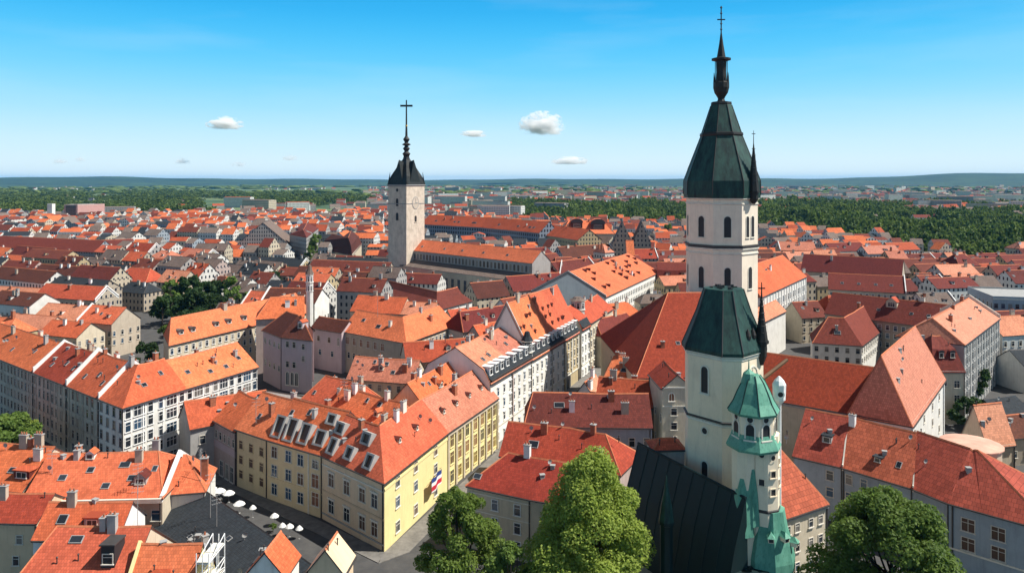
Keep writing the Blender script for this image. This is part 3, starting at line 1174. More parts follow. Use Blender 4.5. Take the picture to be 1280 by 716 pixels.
h.pilaster(0, .02, 0, E - .6, .35, .1, 'm_gutter', 'downpipe'); h.pilaster(0, .98, 0, E - .6, .3, .1, 'm_gutter', 'downpipe')
h.skylight(0, .4, .2); h.chimneys(2)
h = House('town_house', 'yellow house with blue curtained windows and a pair of big dark roof dormers', [PL[3], PL[4]], 14, E, 20.5, 'w_ochre2', 't_orange', group=G, dirs=(inw, inw))
h.windows(0, [1.6, 5.6, 9.6], cols=[.14, .4, .62], w=1.7, h=2.3, panes=['m_glassblue', 'm_glassblue', 'm_brownpane'], trim='m_trim')
h.windows(0, [2.2, 6.0], cols=[.88], w=2.0, h=2.7, pane='m_curtain', trim='m_trim'); h.windows(0, [10], cols=[.88], w=1.7, h=1.6, trim='m_trim')
for f, hh in ((.10, 4.0), (.33, 4.2), (.58, 3.6), (.85, 2.6)):
    h.roof_window(0, f, .15, 2.2, hh)
h.roof_window(0, .84, .37, 1.9, 1.6)
h.pilaster(0, .76, 0, E - .6, .3, .12); h.band(0, 4.9, .2, .1, 'w_ochre2'); h.chimneys(2)
h.skylight(0, .12, .33); h.skylight(0, .4, .38)
h = House('corner_house', 'yellow corner house with cornices, dark gabled dormers, one facade coloured tan for its shade', [PL[4], PL[5], tuple(P6)], 13, E, 20, 'w_tan', 't_bright', cat='house', group=G, dirs=(inw, None))
h.windows(0, [2.2, 7.6], cols=[.16, .42, .67, .86], w=1.8, h=2.5, pane='m_glass', trim='m_trim', panes=['m_glass', 'm_brownpane'], style='hood')
h.windows(1, [1.6, 6.4, 10.3], cols=[.18, .45, .78], w=1.5, h=2.0, trim='m_trim', panes=['m_glassblue', 'm_brownpane', 'm_glass'])
h.band(0, 11.2, .25, .15); h.band(0, 5.9, .3, .15, 'w_tan'); h.band(1, 11.5, .4, .2, 'w_yellow'); h.band(0, 1.2, .25, .2, 'm_grey')
for f, hh in ((.12, 2.6), (.44, 1.9), (.80, 2.2)):
    h.roof_window(0, f, .12, 1.7, hh)
for f in (.08, .72):
    h.roof_window(0, f, .33, 2.1, 1.7, tilt=.4)
for f in (.3, .62):
    h.dormer(1, f, .22, .9, 1.0, 1.6, 'gable', 'w_tan', 't_rust')
h.chimney(1, .35, .45, 0); h.chimney(1, .55, .5, 4); h.chimney(0, .5, .42, 1); h.chimney(1, .15, .62, 2)
# sunlit second facade coloured brighter yellow; the tan first facade has shade in its colour
a, b, n = h.edge(1)
h.band(1, 0.02, 12.7, .08, 'w_yellow', 'sunlit_front')
for o in h.root.children:
    if o.name.startswith('window'):
        v = Vector(o.location[:2]) + Vector(h.base[:2])
        if abs((v - a).dot(n)) < .05 and (v - a).length > 1.0:
            o.location.x += n.x * .08 * (1 if n.dot(-h.nm[1]) > 0 else -1)
            o.location.y += n.y * .08 * (1 if n.dot(-h.nm[1]) > 0 else -1)
h = House('town_house', 'bright yellow house with tall pilasters and amber windows on the sunny street', [tuple(P6), tuple(P7)], 13, E, 20, 'w_yellow', 't_pink', group=G)
h.windows(0, [1.2, 5.4, 9.2], cols=[.08, .22, .36, .52, .66, .8, .92], w=1.6, h=2.7, panes=['m_brownpane', 'm_glass', 'm_curtain', 'm_gold'], trim='w_yellow')
for f in (.01, .15, .29, .44, .59, .73, .86, .985):
    h.pilaster(0, f, 0, E - 1.2, .7, .35, 'w_cream')
h.band(0, E - 1.3, .6, .3, 'w_cream')
for f in (.12, .35, .6, .85):
    h.dormer(0, f, .2, .9, 1.0, 1.6, 'gable', 'w_tan', 't_rust')
h.chimneys(3)

# houses in the court behind
GI = 'orange roofs crowded inside the yellow block'
for args in [
        ('house', 'orange roof with a bent ridge right behind the big dormers of the corner house', -31, 170, 24, 12, -.68, 14.5, 20.5, 'w_cream', 't_bright', (0, .6)),
        ('house', 'court house with a steep orange roof and dark gable below the pink mansard', -21, 187, 22, 12, 1.2, 15, 21.5, 'w_cream', 't_orange', (0, 0)),
        ('house', 'long court roof behind the plain yellow house, scattered with chimneys', -44, 193, 19, 11, -.62, 13, 18, 'w_sand', 't_bright', (.5, .5)),
        ('house', 'mottled orange court roof with white chimneys in front of the beige long house', -36, 214, 20, 11, -.25, 13.5, 18.5, 'w_cream', 't_pink', (0, 0)),
        ('house', 'small brown gabled court house below the pinkish mansard', -13, 212, 15, 11, .75, 16, 22, 'w_sand', 't_rust', (0, 0)),
        ('house', 'red court roof between the beige long house and the pinkish mansard', -22, 232, 24, 11, .3, 15, 20, 'w_cream', 't_red', (0, .6)),
        ('house', 'orange court roof with a dark valley behind the white mansard row', -5, 252, 22, 12, .8, 16, 22, 'w_sand', 't_orange', (0, 0)),
        ('house', 'dark red court roof behind the steep orange mansard of the white row', -12, 282, 26, 13, .7, 15, 21, 'w_grey', 't_darkred', (.5, 0)),
        ('house', 'rust court roof west of the turret with a white party wall', 4, 312, 28, 13, .9, 15, 21.5, 'w_white', 't_rust', (0, 0))]:
    nm, lab, cx, cy, L, D, an, e, r_, wl, rf, hp = args
    h = House(nm, lab, rect(cx, cy, L, D, an), D, e, r_, wl, rf, group=GI, hips=hp, gutter=True)
    h.windows(0, [e - 3], sp=2.8, w=1.1, h=1.7)
    h.windows('in0', [e - 3], sp=3, w=1.1, h=1.7)
    h.chimneys(4, (.2, .8))
    for _ in range(3):
        h.skylight(0, R.uniform(.1, .9), R.uniform(.12, .4), R.uniform(.8, 1.5), 1.2)
    h.dormer(0, R.uniform(.3, .7), .22, 1.4, 1.3, 2.4, 'gable', wl, rf)

# ------------------------------------------------------------------ the white row
E = 17.8
ro = lambda x: 476 + (x - 612) * (404 - 476) / 125.0
GW = 'white street row facing the sun'


def row_house(lab, x0, x1, wl, rf, ridge, dep, mans, rows, trim, name='town_house', **kw):
    h = House(name, lab, px_path([(x0, ro(x0)), (x1, ro(x1))], E), dep, E, ridge, wl, rf, group=GW, mans=mans, oh=.5, **kw)
    h.windows(0, rows, sp=3.0, w=1.0, h=1.9, style='hood', trim=trim, margin=1.3, panes=['m_glass', 'm_drape', 'm_glassblue', 'm_drape'])
    h.band(0, 4.4, .35, .25)
    h.band(0, E - 1.1, .5, .35)
    h.band(0, E - .1, .3, .7, 'm_gutter', 'eaves_board')
    h.mansard_band()
    return h


h = row_house('white house with a pinkish mansard roof nearest the yellow block', 612, 640, 'w_bright', 't_pink', 25.7, 20, (1.6, 20.6), [.6, 5.2, 8.9, 12.6], 'm_white')
for f in (.12, .36, .6, .85):
    h.dormer(0, f, .02, 1.9, 2.6, 2.5, 'flat', 'm_white', 'm_white', 1.3, 2.0, trim='m_white')
h.skylight(0, .3, .2); h.skylight(0, .6, .22); h.pilaster(0, .02, 0, 16, .5, .25); h.chimneys(2, (.35, .6))
h = row_house('white house with the second half of the pinkish mansard roof and a red pilaster', 640, 664, 'w_bright', 't_pink', 25.7, 20, (1.6, 20.6), [.6, 5.2, 8.9, 12.6], 'm_white')
for f in (.18, .5, .8):
    h.dormer(0, f, .02, 1.9, 2.6, 2.5, 'flat', 'm_white', 'm_white', 1.3, 2.0, trim='m_white')
h.pilaster(0, .03, 0, 16, .6, .25, 'w_rose'); h.chimneys(2, (.35, .6)); h.skylight(0, .5, .25)
h = row_house('white house with a steep orange roof and four rows of hooded windows', 664, 690, 'w_bright', 't_bright', 33, 16, (1.4, 20.8), [.6, 5.2, 8.9, 12.6], 'm_white')
h.pilaster(0, .02, 0, 16, .5, .25)
h.firewall(0, .7, 'w_grey')
D1 = [h]
h = row_house('narrow white house in the middle of the steep orange roofs', 690, 705, 'w_bright', 't_bright', 33, 16, (1.4, 20.8), [.6, 5.2, 8.9, 12.6], 'm_white')
h.pilaster(0, .02, 0, 16, .5, .25)
D1.append(h)
h = row_house('yellowish house with a big dark arched gateway in the white row', 705, 723, 'w_ochre', 't_bright', 33, 16, (1.4, 20.8), [6.4, 9.8, 13.0], 'm_trim')
h.windows(0, [0.1], cols=[.3], w=4.0, h=5.2, style='arch', pane='m_dark')
for f in (.08, .52, .96):
    h.pilaster(0, f, 4.5, 16.4, .8, .35)
D1.append(h)
for k, h in enumerate(D1):
    n = 4 if k != 1 else 3
    for i in range(n):
        h.dormer(0, (i + .5) / n, .022, 1.9, 2.6, 2.2, 'flat', 'm_white', 'm_white', 1.3, 2.0, trim='m_white')
    for i in range(n + 2):
        h.dormer(0, R.uniform(.06, .94), R.choice([.16, .24, .32]), .8, .8, 1.3, 'gable', 't_rust', 't_rust', .5, .5, 'm_dark', 't_rust')
    h.chimneys(1, (.4, .5))
h = row_house('white end house of the row next to the grey turret', 727, 737, 'w_bright', 't_orange', 24, 14, (1.2, 20.2), [.6, 5.2, 8.9, 12.6], 'm_white')
h = House('town_house', 'cream house with a plain orange roof right of the grey turret', [W(738, 403.5, E), W(766, 385, E)], 13, E, 23, 'w_cream', 't_orange', group=GW)
h.windows(0, [1, 5, 8.8, 12.8], sp=3.2, w=1.2, h=2.0, style='hood', trim='m_trim'); h.chimneys(2); h.band(0, 4.2, .3, .2)
P = [W(757, 371, E), W(824, 340, E)]
h = House('long_tenement', 'long white building with a vast orange roof full of small dark dormers', P, 36, E, 27.7, 'w_bright', 't_bright', hips=(0, 0))
h.windows(0, [1.5, 5.2, 9.0, 12.8], sp=3.0, w=1.3, h=2.3, trim='m_white', margin=1.5)
for z in (4.6, 8.4, 12.2):
    h.band(0, z, .25, .15, 'm_white')
for i in range(22):
    h.dormer(0, R.uniform(.04, .96), R.choice([.1, .18, .26, .34, .42]), 1.1, 1.1, 2.0, R.choice(['gable', 'flat']), 't_rust', 't_rust', .7, .7, 'm_dark', 't_rust')
h.firewall(0, .9, 'w_grey'); h.chimneys(6, (.1, .5))


def turret(px, py, z, r, ztop, lab, name='turret', mat='w_grey', roof='t_slate', cone=2.5):
    x, y = W(px, py, z)
    root = link(name, None, None, (x, y, 0))
    tag(root, lab, 'turret')
    ang = [22.5 + 45 * i for i in range(8)]
    b = MB()
    b.loft(ang, [(r, 0), (r, ztop)], 0)
    link('wall', b.mesh('wall', [mat]), root)
    b = MB()
    for zz in (ztop - 3.6, ztop - .3):
        b.loft(ang, [(r + .02, zz), (r + .3, zz + .1), (r + .3, zz + .35), (r + .02, zz + .4)], 0)
    link('cornice', b.mesh('cornice', ['m_trim']), root)
    b = MB()
    b.loft(ang, [(r + .4, ztop + .1), (r * .75, ztop + cone * .5), (r * .5, ztop + cone), (.08, ztop + cone * 1.1)], 0)
    link('roof', b.mesh('roof', [roof]), root)
    ap = r * math.cos(math.radians(22.5))
    for i in range(8):
        a = math.radians(45 * i)
        n = (math.sin(a), -math.cos(a))
        for zz in (ztop - 3.0, ztop - 6.8):
            add_window(root, x + n[0] * ap, y + n[1] * ap, zz, n, r * .38, 2.1, 'plain', 'm_white', base=(x, y, 0))
    return root


turret(722, 401, 17.8, 2.7, 25.5, 'grey eight-sided turret with windows at the joint of the white row', roof='t_greybrown', cone=1.2)
turret(659, 436, 20, 1.5, 22.5, 'dark domed roof lantern between pinkish and orange mansard roofs', name='roof_lantern', mat='t_slate', cone=2.6)
turret(387, 393, 15, 1.4, 31.5, 'slim white turret with a grey-brown cap behind the mauve house', mat='w_white', roof='t_greybrown', cone=3.5)

# end of the street
h = House('town_house', 'cream three-storey house closing the far end of the white street', px_path([(766, 397), (802, 392)], 14), 12, 14, 18.5, 'w_cream', 't_orange', hips=(.5, .5))
h.windows(0, [1.2, 5, 9], sp=3.4, w=1.2, h=2.0); h.chimneys(2)

# ------------------------------------------------------------------ houses right of the street, left of the church
G = 'red roofs between the street and the church'
h = House('house', 'cream house with a red hipped roof behind the big light green tree', px_path([(584, 605), (663, 622), (705, 629)], 12), 14, 12, 16.6, 'w_cream', 't_red', group=G, hips=(.75, 0))
h.windows(0, [1.5, 4.9, 8.3], cols=[.45, .8], w=1.2, h=1.9, trim='m_white'); h.chimney(0, .72, .5, 0); h.skylight(0, .1, .12, 1.6, 1.2); h.band(0, 10.6, .2, .1); h.band(0, 7.3, .15, .1)
h.windows('e0', [5, 8.4], sp=3, w=1.1, h=1.7)
h = House('house', 'wide red roof with skylights and hipped right end above the light green tree', px_path([(625, 568), (700, 577), (775, 592)], 13), 12, 13, 18, 'w_rose', 't_red', group=G, hips=(0, .9))
h.windows(0, [6, 9.4], sp=3, w=1.1, h=1.8); h.skylight(0, .5, .2, 2.2, 1.6); h.chimney(0, .62, .4, 3); h.chimney(1, .4, .5, 1); h.skylight(1, .6, .25)
h = House('house', 'dark brown-red broad roof with a tall white chimney beside the church', px_path([(655, 531), (815, 533)], 15), 13, 15, 20.5, 'w_blue', 't_rust', group=G, hips=(.3, 0))
h.windows(0, [6, 10.5], sp=3.2, w=1.2, h=1.9); h.chimney(0, .38, .22, 0); h.chimney(0, .7, .4, 3); h.skylight(0, .28, .3, 2.4, 1.4); h.chimney(0, .8, .2, 2)
h = House('house', 'orange-red roof with terracotta chimneys behind the dark brown-red roof', px_path([(745, 502), (815, 508)], 15), 10, 15, 20, 'w_cream', 't_red', group=G)
h.windows(0, [11], sp=3, w=1.1, h=1.8); h.chimneys(3)
h = House('house', 'bright orange roof with white rubble chimneys left of the cream gabled house', px_path([(754, 473), (806, 476)], 14), 9, 14, 19.5, 'w_white', 't_bright', group=G, hips=(.6, 0))
h.chimneys(5); h.skylight(0, .5, .2, 2, 1.2)
h = House('house', 'small pale pink house with a brick chimney at the street side', rect(20.5, 194, 8, 9, 1.1), 9, 12, 18, 'w_white', 't_palepink', group=G)
h.chimneys(2)
# ochre gabled house
h = House('gabled_house', 'cream gabled house with small windows one above another left of the front tower', [(34.8, 171), (34.2, 184)], 7, 22, 25, 'w_cream', 't_red')
h.windows('e0', [5, 9, 12.3, 15.6], cols=[.62], w=1.3, h=1.6); h.windows('e0', [19.0], cols=[.7], w=1.1, h=1.7, style='arch', pane='m_curtain'); h.band('e0', 17.6, .2, .1); h.windows(0, [8, 14], sp=4, w=1.0, h=1.6)
h.band('e0', 21.9, .3, .2)
# great hall roof behind the towers
h = House('church_hall', 'huge plain rust-red church roof between the cream gabled house and the tall tower', [(33.0, 196), (66, 198)], 52, 18, 36, 'w_cream', 't_hall', cat='church', hips=(.6, .1), oh=.6)
h.windows(0, [5], sp=6, w=2, h=9, style='arch'); h.chimney(0, .28, .16, 1)
h.skylight(0, .42, .18, 1.2, 1.2)
h = House('house', 'dark red mansard house with two dormers left of the tall tower', px_path([(822, 349), (866, 350)], 15), 14, 15, 24, 'w_cream', 't_darkred', mans=(2.0, 20))
h.windows(0, [3, 7, 11], sp=4, w=1.3, h=2); h.dormer(0, .3, .04, 2.6, 2.6, 3, 'flat', 't_brown', 't_brown'); h.dormer(0, .72, .04, 2.6, 2.6, 3, 'flat', 't_brown', 't_brown')
h = House('house', 'small red roof tucked under the huge rust-red church roof', px_path([(752, 420), (798, 409)], 12), 12, 12, 17, 'w_cream', 't_darkred', hips=(.6, 0))
h.chimneys(2)

# ------------------------------------------------------------------ right-hand houses
h = House('long_house', 'white house with tall narrow windows and an orange roof right of the tall tower', px_path([(951, 371), (1008, 345)], 22), 22, 22, 32, 'w_white', 't_orange', hips=(.55, .2))
h.windows(0, [1.5, 6, 10.5, 15], sp=3.0, w=1.3, h=3.0, trim='m_white', margin=1.5)
for i in range(18):
    h.pilaster(0, (i + .02) / 17.4, 0, 21, .5, .3, 'm_white')
h.skylight(0, .45, .35, 3.0, .9); h.chimneys(2)
h = House('house', 'low salmon-roofed annex against the white house with narrow windows', px_path([(949, 404), (982, 388)], 16), 8, 16, 20, 'w_white', 't_pink')
G = 'long dark red roofs right of the tall tower'
h = House('long_house', 'rearmost long dark red roof with a thin grey wall right of the tall tower', px_path([(1001, 338), (1127, 346)], 16), 18, 16, 25, 'w_sand', 't_darkred', group=G)
h.windows(0, [2, 6, 10], sp=3.4, w=1.3, h=2.0); h.chimneys(3)
h = House('long_house', 'middle long dark red roof above a pale band of windows', px_path([(1036, 361), (1133, 366)], 16), 16, 16, 23, 'w_cream', 't_darkred', group=G)
h.windows(0, [2, 6, 9.5, 12.6], sp=2.6, w=1.2, h=1.8, trim='m_white')
for f in (.18, .4, .62, .82):
    h.skylight(0, f, .2, 1.4, 1.2)
h.firewall(1, .8)
h = House('long_house', 'nearest long dark red roof with a bricked dormer in its middle', px_path([(1031, 391), (1176, 410)], 16), 16, 16, 23.5, 'w_sand', 't_darkred', group=G)
h.windows(0, [2, 6, 9.5, 12.6], sp=2.8, w=1.2, h=1.8, trim='m_white'); h.dormer(0, .56, .3, 4, 2.4, 4, 'gable', 'w_cream', 't_orange')
for f in (.3, .46, .74, .88):
    h.skylight(0, f, .22, 1.3, 1.1)
h.chimneys(2)
h = House('house', 'white house with a dark red hip and a pink sunlit slope below the long roofs', px_path([(1016, 427), (1077, 431), (1104, 410)], 12), 14, 12, 20, 'w_white', 't_darkred', hips=(.8, 0))
h.windows(0, [2, 5.4, 8.8], sp=3.2, w=1.2, h=1.7); h.windows(1, [5.4, 8.8], sp=3.2, w=1.2, h=1.7); h.skylight(0, .6, .2, 2.2, 1.5); h.chimneys(2)
# long plain nave
h = House('church_nave', 'long plain red church roof with a grey cornice right of the green turret', [W(930, 490.6, 16), W(1136, 525.6, 16)], 20, 16, 24.6, 'w_cream', 't_hall', cat='church', oh=.7, dirs=(None, (0, 1)))
h.windows(0, [3], sp=6, w=2, h=8, style='arch'); h.band(0, 14.6, .9, .5, 'w_grey')
h = House('gabled_house', 'white house with broad pale pink roof slope ending the long church roof', px_path([(1138.5, 527.5), (1180, 470)], 16), 13, 16, 29.5, 'w_white', 't_palepink', hips=(.35, .5), oh=.5)
h.windows(0, [3, 7.5, 11.5], cols=[.35, .6, .82], w=1.2, h=1.8); h.pilaster(0, .03, 0, 15, .8, .3, 'm_white'); h.pilaster(0, .97, 0, 15, .8, .3, 'm_white')
h = House('tower_house', 'slender cream house with a dark red cap and three stacked windows', px_path([(1166, 462), (1206, 462)], 15.6), 13, 15.6, 24, 'w_cream', 't_darkred', mans=(2.5, 21), hips=(.5, .5))
h.windows(0, [2.2, 6.3, 10.4], cols=[.75], w=1.5, h=2.0); h.windows(0, [11], cols=[.35], w=1.5, h=2.0); h.dormer(0, .35, .1, 1.6, 2, 2, 'round', 't_darkred', 't_darkred'); h.dormer(0, .7, .1, 1.6, 2, 2, 'round', 't_darkred', 't_darkred')
h = House('tenement_house', 'tall streaked grey facade with a pale pink roof at the right edge street', [(132, 216), (170, 258)], 18, 22, 28, 'w_grey', 't_palepink', hips=(.4, 0))
h.windows(0, [2, 5.4, 8.8, 12.2, 15.6, 18.6], sp=2.7, w=1.0, h=2.1, trim='m_grey')
for i in range(14):
    h.pilaster(0, (i + .1) / 13.3, 0, 21, .4, .2, 'w_white')
h.firewall(1, 1.2, 'm_trim'); h.chimneys(3)
h = House('office_block', 'flat-roofed blue-grey block with a grid of dark windows at the right edge', px_path([(1241, 372), (1330, 375)], 20), 30, 20, 20, 'w_blue', 'm_grey', flat=True)
h.windows(0, [2, 5.4, 8.8, 12.2, 15.6], sp=2.6, w=1.4, h=1.9, trim='m_grey'); h.windows('e0', [5.4, 8.8, 12.2, 15.6], sp=4, w=1.4, h=1.9)
h = House('house', 'low grey house with a white wall in the shade below the blue-grey block', [(166, 222), (190, 226)], 10, 9, 12, 'w_grey', 't_slate')
h.windows(0, [2, 5.4], sp=3, w=1.3, h=1.7)
h = House('house', 'low dark-roofed shed in the shaded yard below the streaked grey facade', rect(137, 208, 12, 9, .35), 9, 6, 9, 'w_grey', 't_slate')
h = House('house', 'brown-roofed shed at the right edge in front of the shaded yard', rect(124, 186, 13, 9, .2), 9, 7, 11, 'w_sand', 't_brown')
h.windows(0, [2], sp=3, w=1.2, h=1.5)
h = House('house', 'slate-roofed house with pale walls below the blue-grey flat block', rect(178, 250, 22, 12, .15), 12, 9, 13, 'w_white', 't_slate'); h.windows(0, [2, 5.5], sp=3, w=1.2, h=1.7)
h = House('house', 'steep pale pink roof standing up at the right edge behind the tiled long house', [W(1234, 556, 10), W(1268, 552, 10)], 7, 10, 18, 'w_cream', 't_palepink')
h = House('house', 'ribbed brown roof at the right edge beside the steep pale pink roof', [(115, 158), (132, 152)], 12, 11, 16, 'w_sand', 't_rust')
h.chimneys(1)
# front long tiled house
E = 12
G = 'joined low houses with coarse red tiles'
V3 = [W(992, 567, E), W(1053, 581, E), W(1141, 607, E), W(1186, 625, E), (90.0, 123.2)]
v3 = Vector((.52, .85))
h = House('long_house', 'low tiled house with a box dormer right beside the green stair turret', [V3[0], V3[1]], 17, E, 19.5, 'w_blue', 't_grid', group=G, dirs=(None, v3), oh=.5)
h.windows(0, [5, 8.4], cols=[.75], w=1.3, h=1.8); h.dormer(0, .62, .18, 1.9, 1.5, 2.6, 'flat', 'w_grey', 't_slate')
h = House('long_house', 'low tiled house between two white verges behind the round dark tree', [V3[1], V3[2]], 17, E, 19.5, 'w_blue', 't_grid', group=G, dirs=(v3, v3), oh=.5)
h.windows(0, [5, 8.6], cols=[.1, .32, .7], w=1.2, h=1.8); h.dormer(0, .5, .12, 1.5, 1.0, 2.2, 'flat', 't_grid', 't_slate'); h.skylight(0, .8, .15); h.chimney(0, .08, .42, 0)
h.pilaster(0, .02, 0, 11.4, .25, .15, 'm_gutter', 'downpipe'); h.firewall(0, .22, 'm_trim', .28)
h = House('long_house', 'low tiled house with a bent front running out at the right edge', [V3[2], V3[3], V3[4]], 17, E, 19.5, 'w_blue', 't_grid', group=G, dirs=(v3, None), hips=(0, 1.5), oh=.5)
h.windows(1, [4, 7.4], cols=[.2, .5], w=2.0, h=2.2, pane='m_brownpane'); h.pilaster(1, .04, 0, 11.4, .25, .15, 'm_gutter', 'downpipe'); h.firewall(0, .22, 'm_trim', .28)
h.windows(0, [6], cols=[.5], w=1.3, h=1.8); h.band(1, 3.4, .3, .2)
h = House('house', 'cream house with small square windows and a steep tiled slope right of the green turret', [W(978, 646, E), W(1034, 627, E)], 17, E, 22, 'w_cream', 't_grid', hips=(0, .6))
h.windows(0, [1.8, 5.2, 8.6], cols=[.12, .32, .62, .84], w=1.0, h=1.4); h.band(0, 11, .3, .3, 'w_grey')

# round pale roof
x, y = W(1214, 548, 19)
rt = link('round_pavilion', None, None, (x, y, 0))
tag(rt, 'round pale pink pavilion roof beyond the tiled ridge at the right', 'pavilion')
b = MB(); ang = [22.5 * i for i in range(16)]
b.loft(ang, [(5.2, 0), (5.2, 18)], 0); link('wall', b.mesh('wall', ['w_cream']), rt)
b = MB(); b.loft(ang, [(5.6, 17.9), (5.6, 18.1), (3.2, 18.45), (.3, 18.6)], 0); link('roof', b.mesh('roof', ['m_palepink']), rt)

# ------------------------------------------------------------------ bottom left roofs
G = 'orange roofs in the bottom left corner'
E = 12
h = House('house', 'long orange roof with a white gutter board and skylights in the bottom left', [W(29, 624, E), W(203, 620, E)], 17, E, 17.2, 'w_cream', 't_bright', group=G, hips=(0, .5), oh=.5)
h.band(0, E - .95, .8, .75, 'm_trim', 'eaves_board'); h.windows(0, [4, 7.6], sp=3.2, w=1.4, h=1.9)
for f, t in ((.2, .22), (.38, .3), (.55, .12), (.62, .35), (.72, .2), (.86, .3)):
    h.skylight(0, f, t, R.uniform(1, 2), 1.3)
h.chimneys(4, (.25, .6)); h.dormer(0, .8, .12, 2.2, 1.5, 2.6, 'gable', 'w_grey', 't_rust'); h.dormer(0, .33, .42, 1.6, 1.2, 2, 'gable', 'm_white', 't_orange')
h.firewall(1, .3)
h = House('house', 'patched orange roof running out at the left edge with a recessed balcony', [W(-45, 606, E), W(28, 613, E)], 15, E, 17.5, 'w_cream', 't_orange', group=G)
h.dormer(0, .85, .12, 3.4, 1.5, 2.6, 'flat', 't_rust', 't_orange'); h.chimneys(4, (.3, .6)); h.skylight(0, .6, .2, 1.6, 1.2)
h = House('house', 'small orange roof with a white edge next to the black slate roof', [W(207, 616, 11), W(256, 612, 11)], 11, 11, 16, 'w_white', 't_bright', group=G, hips=(0, .8))
h.chimney(0, .9, .3, 3)
h = House('house', 'cream house with a ribbed red roof at the lower left edge', [W(-40, 650, 11), W(46, 652, 11)], 9, 11, 14, 'w_tan', 't_red', group=G)
h.windows(0, [7.2], cols=[.75], w=1.0, h=1.4); h.windows(0, [3.5], cols=[.35, .7], w=1.0, h=1.5); h.chimneys(1)
h = House('house', 'big plain orange roof with a black box chimney in the bottom left', [(-74, 107), (-56.5, 107)], 17, 9.5, 16, 'w_cream', 't_bright', group=G, hips=(.35, 0))
h.skylight(0, .4, .4, 2, 1.2); h.chimneys(2, (.4, .5))
h.dormer(0, .78, .2, 2.0, 3.4, 3, 'flat', 'm_dark', 'm_gutter', 1.4, 1.4)
h = House('house', 'orange roof with a cream party wall in front of the black slate roof', [(-56.5, 107), (-47, 107)], 10, 9.5, 15.0, 'w_yellow', 't_bright', group=G)
h.dormer(0, .5, .1, 2.2, 1.6, 2.6, 'flat', 't_red', 't_red'); h.firewall(0, .5, 'w_yellow')
h = House('house', 'narrow house with a white wall and small orange roof behind the ribbed red roof', [(-79, 122), (-65, 122)], 9, 11, 15, 'm_white', 't_orange', group=G)
h.dormer(0, .65, .12, 2.6, 1.8, 2.4, 'flat', 'w_grey', 't_orange'); h.chimneys(1); h.skylight(0, .25, .25, 1.6, 1.6)
Q0, Q1 = Vector(W(256, 610, 10)), Vector(W(392, 704, 10))
qd = (Q1 - Q0).normalized(); qn = Vector((qd.y, -qd.x)); qn = qn if qn.y < 0 else -qn
h = House('slate_roofed_house', 'house with a wide black slate roof sloping away from the shaded lane', [tuple(Q0 + qn * 11), tuple(Q1 + qn * 11)], 11, 6, 10, 'w_grey', 't_slate', side=1, oh=.2, peak=.96)
h.skylight(0, .3, .3, .9, .9); h.skylight(0, .5, .6, 1.2, 1.0); h.chimney(0, .42, .35, 5)
h = House('house', 'narrow orange gabled house with a white verge standing at the bottom edge', [(-37.5, 104), (-37.2, 110)], 5.6, 14.6, 17.8, 'w_white', 't_orange', side=-1, group=G)
h.windows('e0', [10], cols=[.5], w=1, h=1.4)
h = House('house', 'narrow tan house with a tan roof at the bottom edge beside the lane', [(-23.8, 104), (-23.4, 109)], 5, 15.0, 18.0, 'w_tan', 'w_tan', group=G)
h.windows(0, [10], cols=[.5], w=1, h=1.4)
h = House('house', 'small red-roofed house behind the trees at the left edge', rect(-136, 186, 14, 10, -.5), 10, 9, 14, 'w_cream', 't_orange')
h.chimneys(1)

# ------------------------------------------------------------------ tall church tower (behind)
def tower_windows(root, x, y, ang_n, ap, zs, offs, w, h, style='arch', trim='m_trim', pane='m_dark'):
    a = math.radians(ang_n)
    n = (math.sin(a), -math.cos(a))
    t = (math.cos(a), math.sin(a))
    for o in offs:
        for z in zs:
            add_window(root, x + n[0] * ap + t[0] * o, y + n[1] * ap + t[1] * o, z, n, w, h, style, trim, pane, base=(x, y, 0))


D2 = 234.0
k2 = D2 / F
zz = lambda py, d: H - (py - HY) * d / F
tx, ty = (901.5 - CX) * k2, D2
T = link('church_tower', None, None, (tx, ty, 0))
tag(T, 'tall cream octagonal church tower with a dark green copper spire', 'church tower')
A8 = [-73 + 45 * i for i in range(8)]
Rr = 44 * k2
b = MB()
b.loft(A8, [(Rr, 20), (Rr, zz(246, D2))], 0)
link('wall', b.mesh('wall', ['w_towertop']), T)


def ring(root, z, h, r, e, mat, angs=A8, name='cornice'):
    b = MB()
    b.loft(angs, [(r + .02, z), (r + e, z + h * .3), (r + e, z + h), (r + .02, z + h + .05)], 0)
    link(name, b.mesh(name, [mat]), root)


ring(T, zz(307, D2), .9, Rr, .6, 'm_gutter')
ring(T, zz(315, D2), .5, Rr, .25, 'm_trim')
ring(T, zz(309, D2), .5, Rr, .45, 'm_trim')
ring(T, zz(255, D2), .5, Rr, .25, 'm_trim')
ring(T, zz(249, D2), .9, Rr, .7, 'm_trim')
ap = Rr * math.cos(math.radians(22.5))
for i in range(8):
    an = -50.5 + 45 * i
    pair = i == 2
    tower_windows(T, tx, ty, an, ap, [zz(294, D2)], [-1.35, 1.35] if pair else [0], 1.5 if pair else 2.1, 6.4)
    tower_windows(T, tx, ty, an, ap, [zz(356, D2)], [0], 1.9, 6.6)
b = MB()
sp = [(47 * k2, zz(247, D2)), (47.6 * k2, zz(243, D2)), (47.2 * k2, zz(226, D2)), (42 * k2, zz(212, D2)), (25.5 * k2, zz(170, D2)), (25 * k2, zz(168, D2)), (13 * k2, zz(132, D2)), (11 * k2, zz(129, D2))]
b.loft(A8, sp, 0)
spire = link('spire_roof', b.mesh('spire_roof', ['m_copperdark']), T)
b = MB()
b.loft(A8, [(26 * k2, zz(171, D2)), (27 * k2, zz(169, D2)), (26.5 * k2, zz(166.5, D2)), (24 * k2, zz(166, D2))], 0)
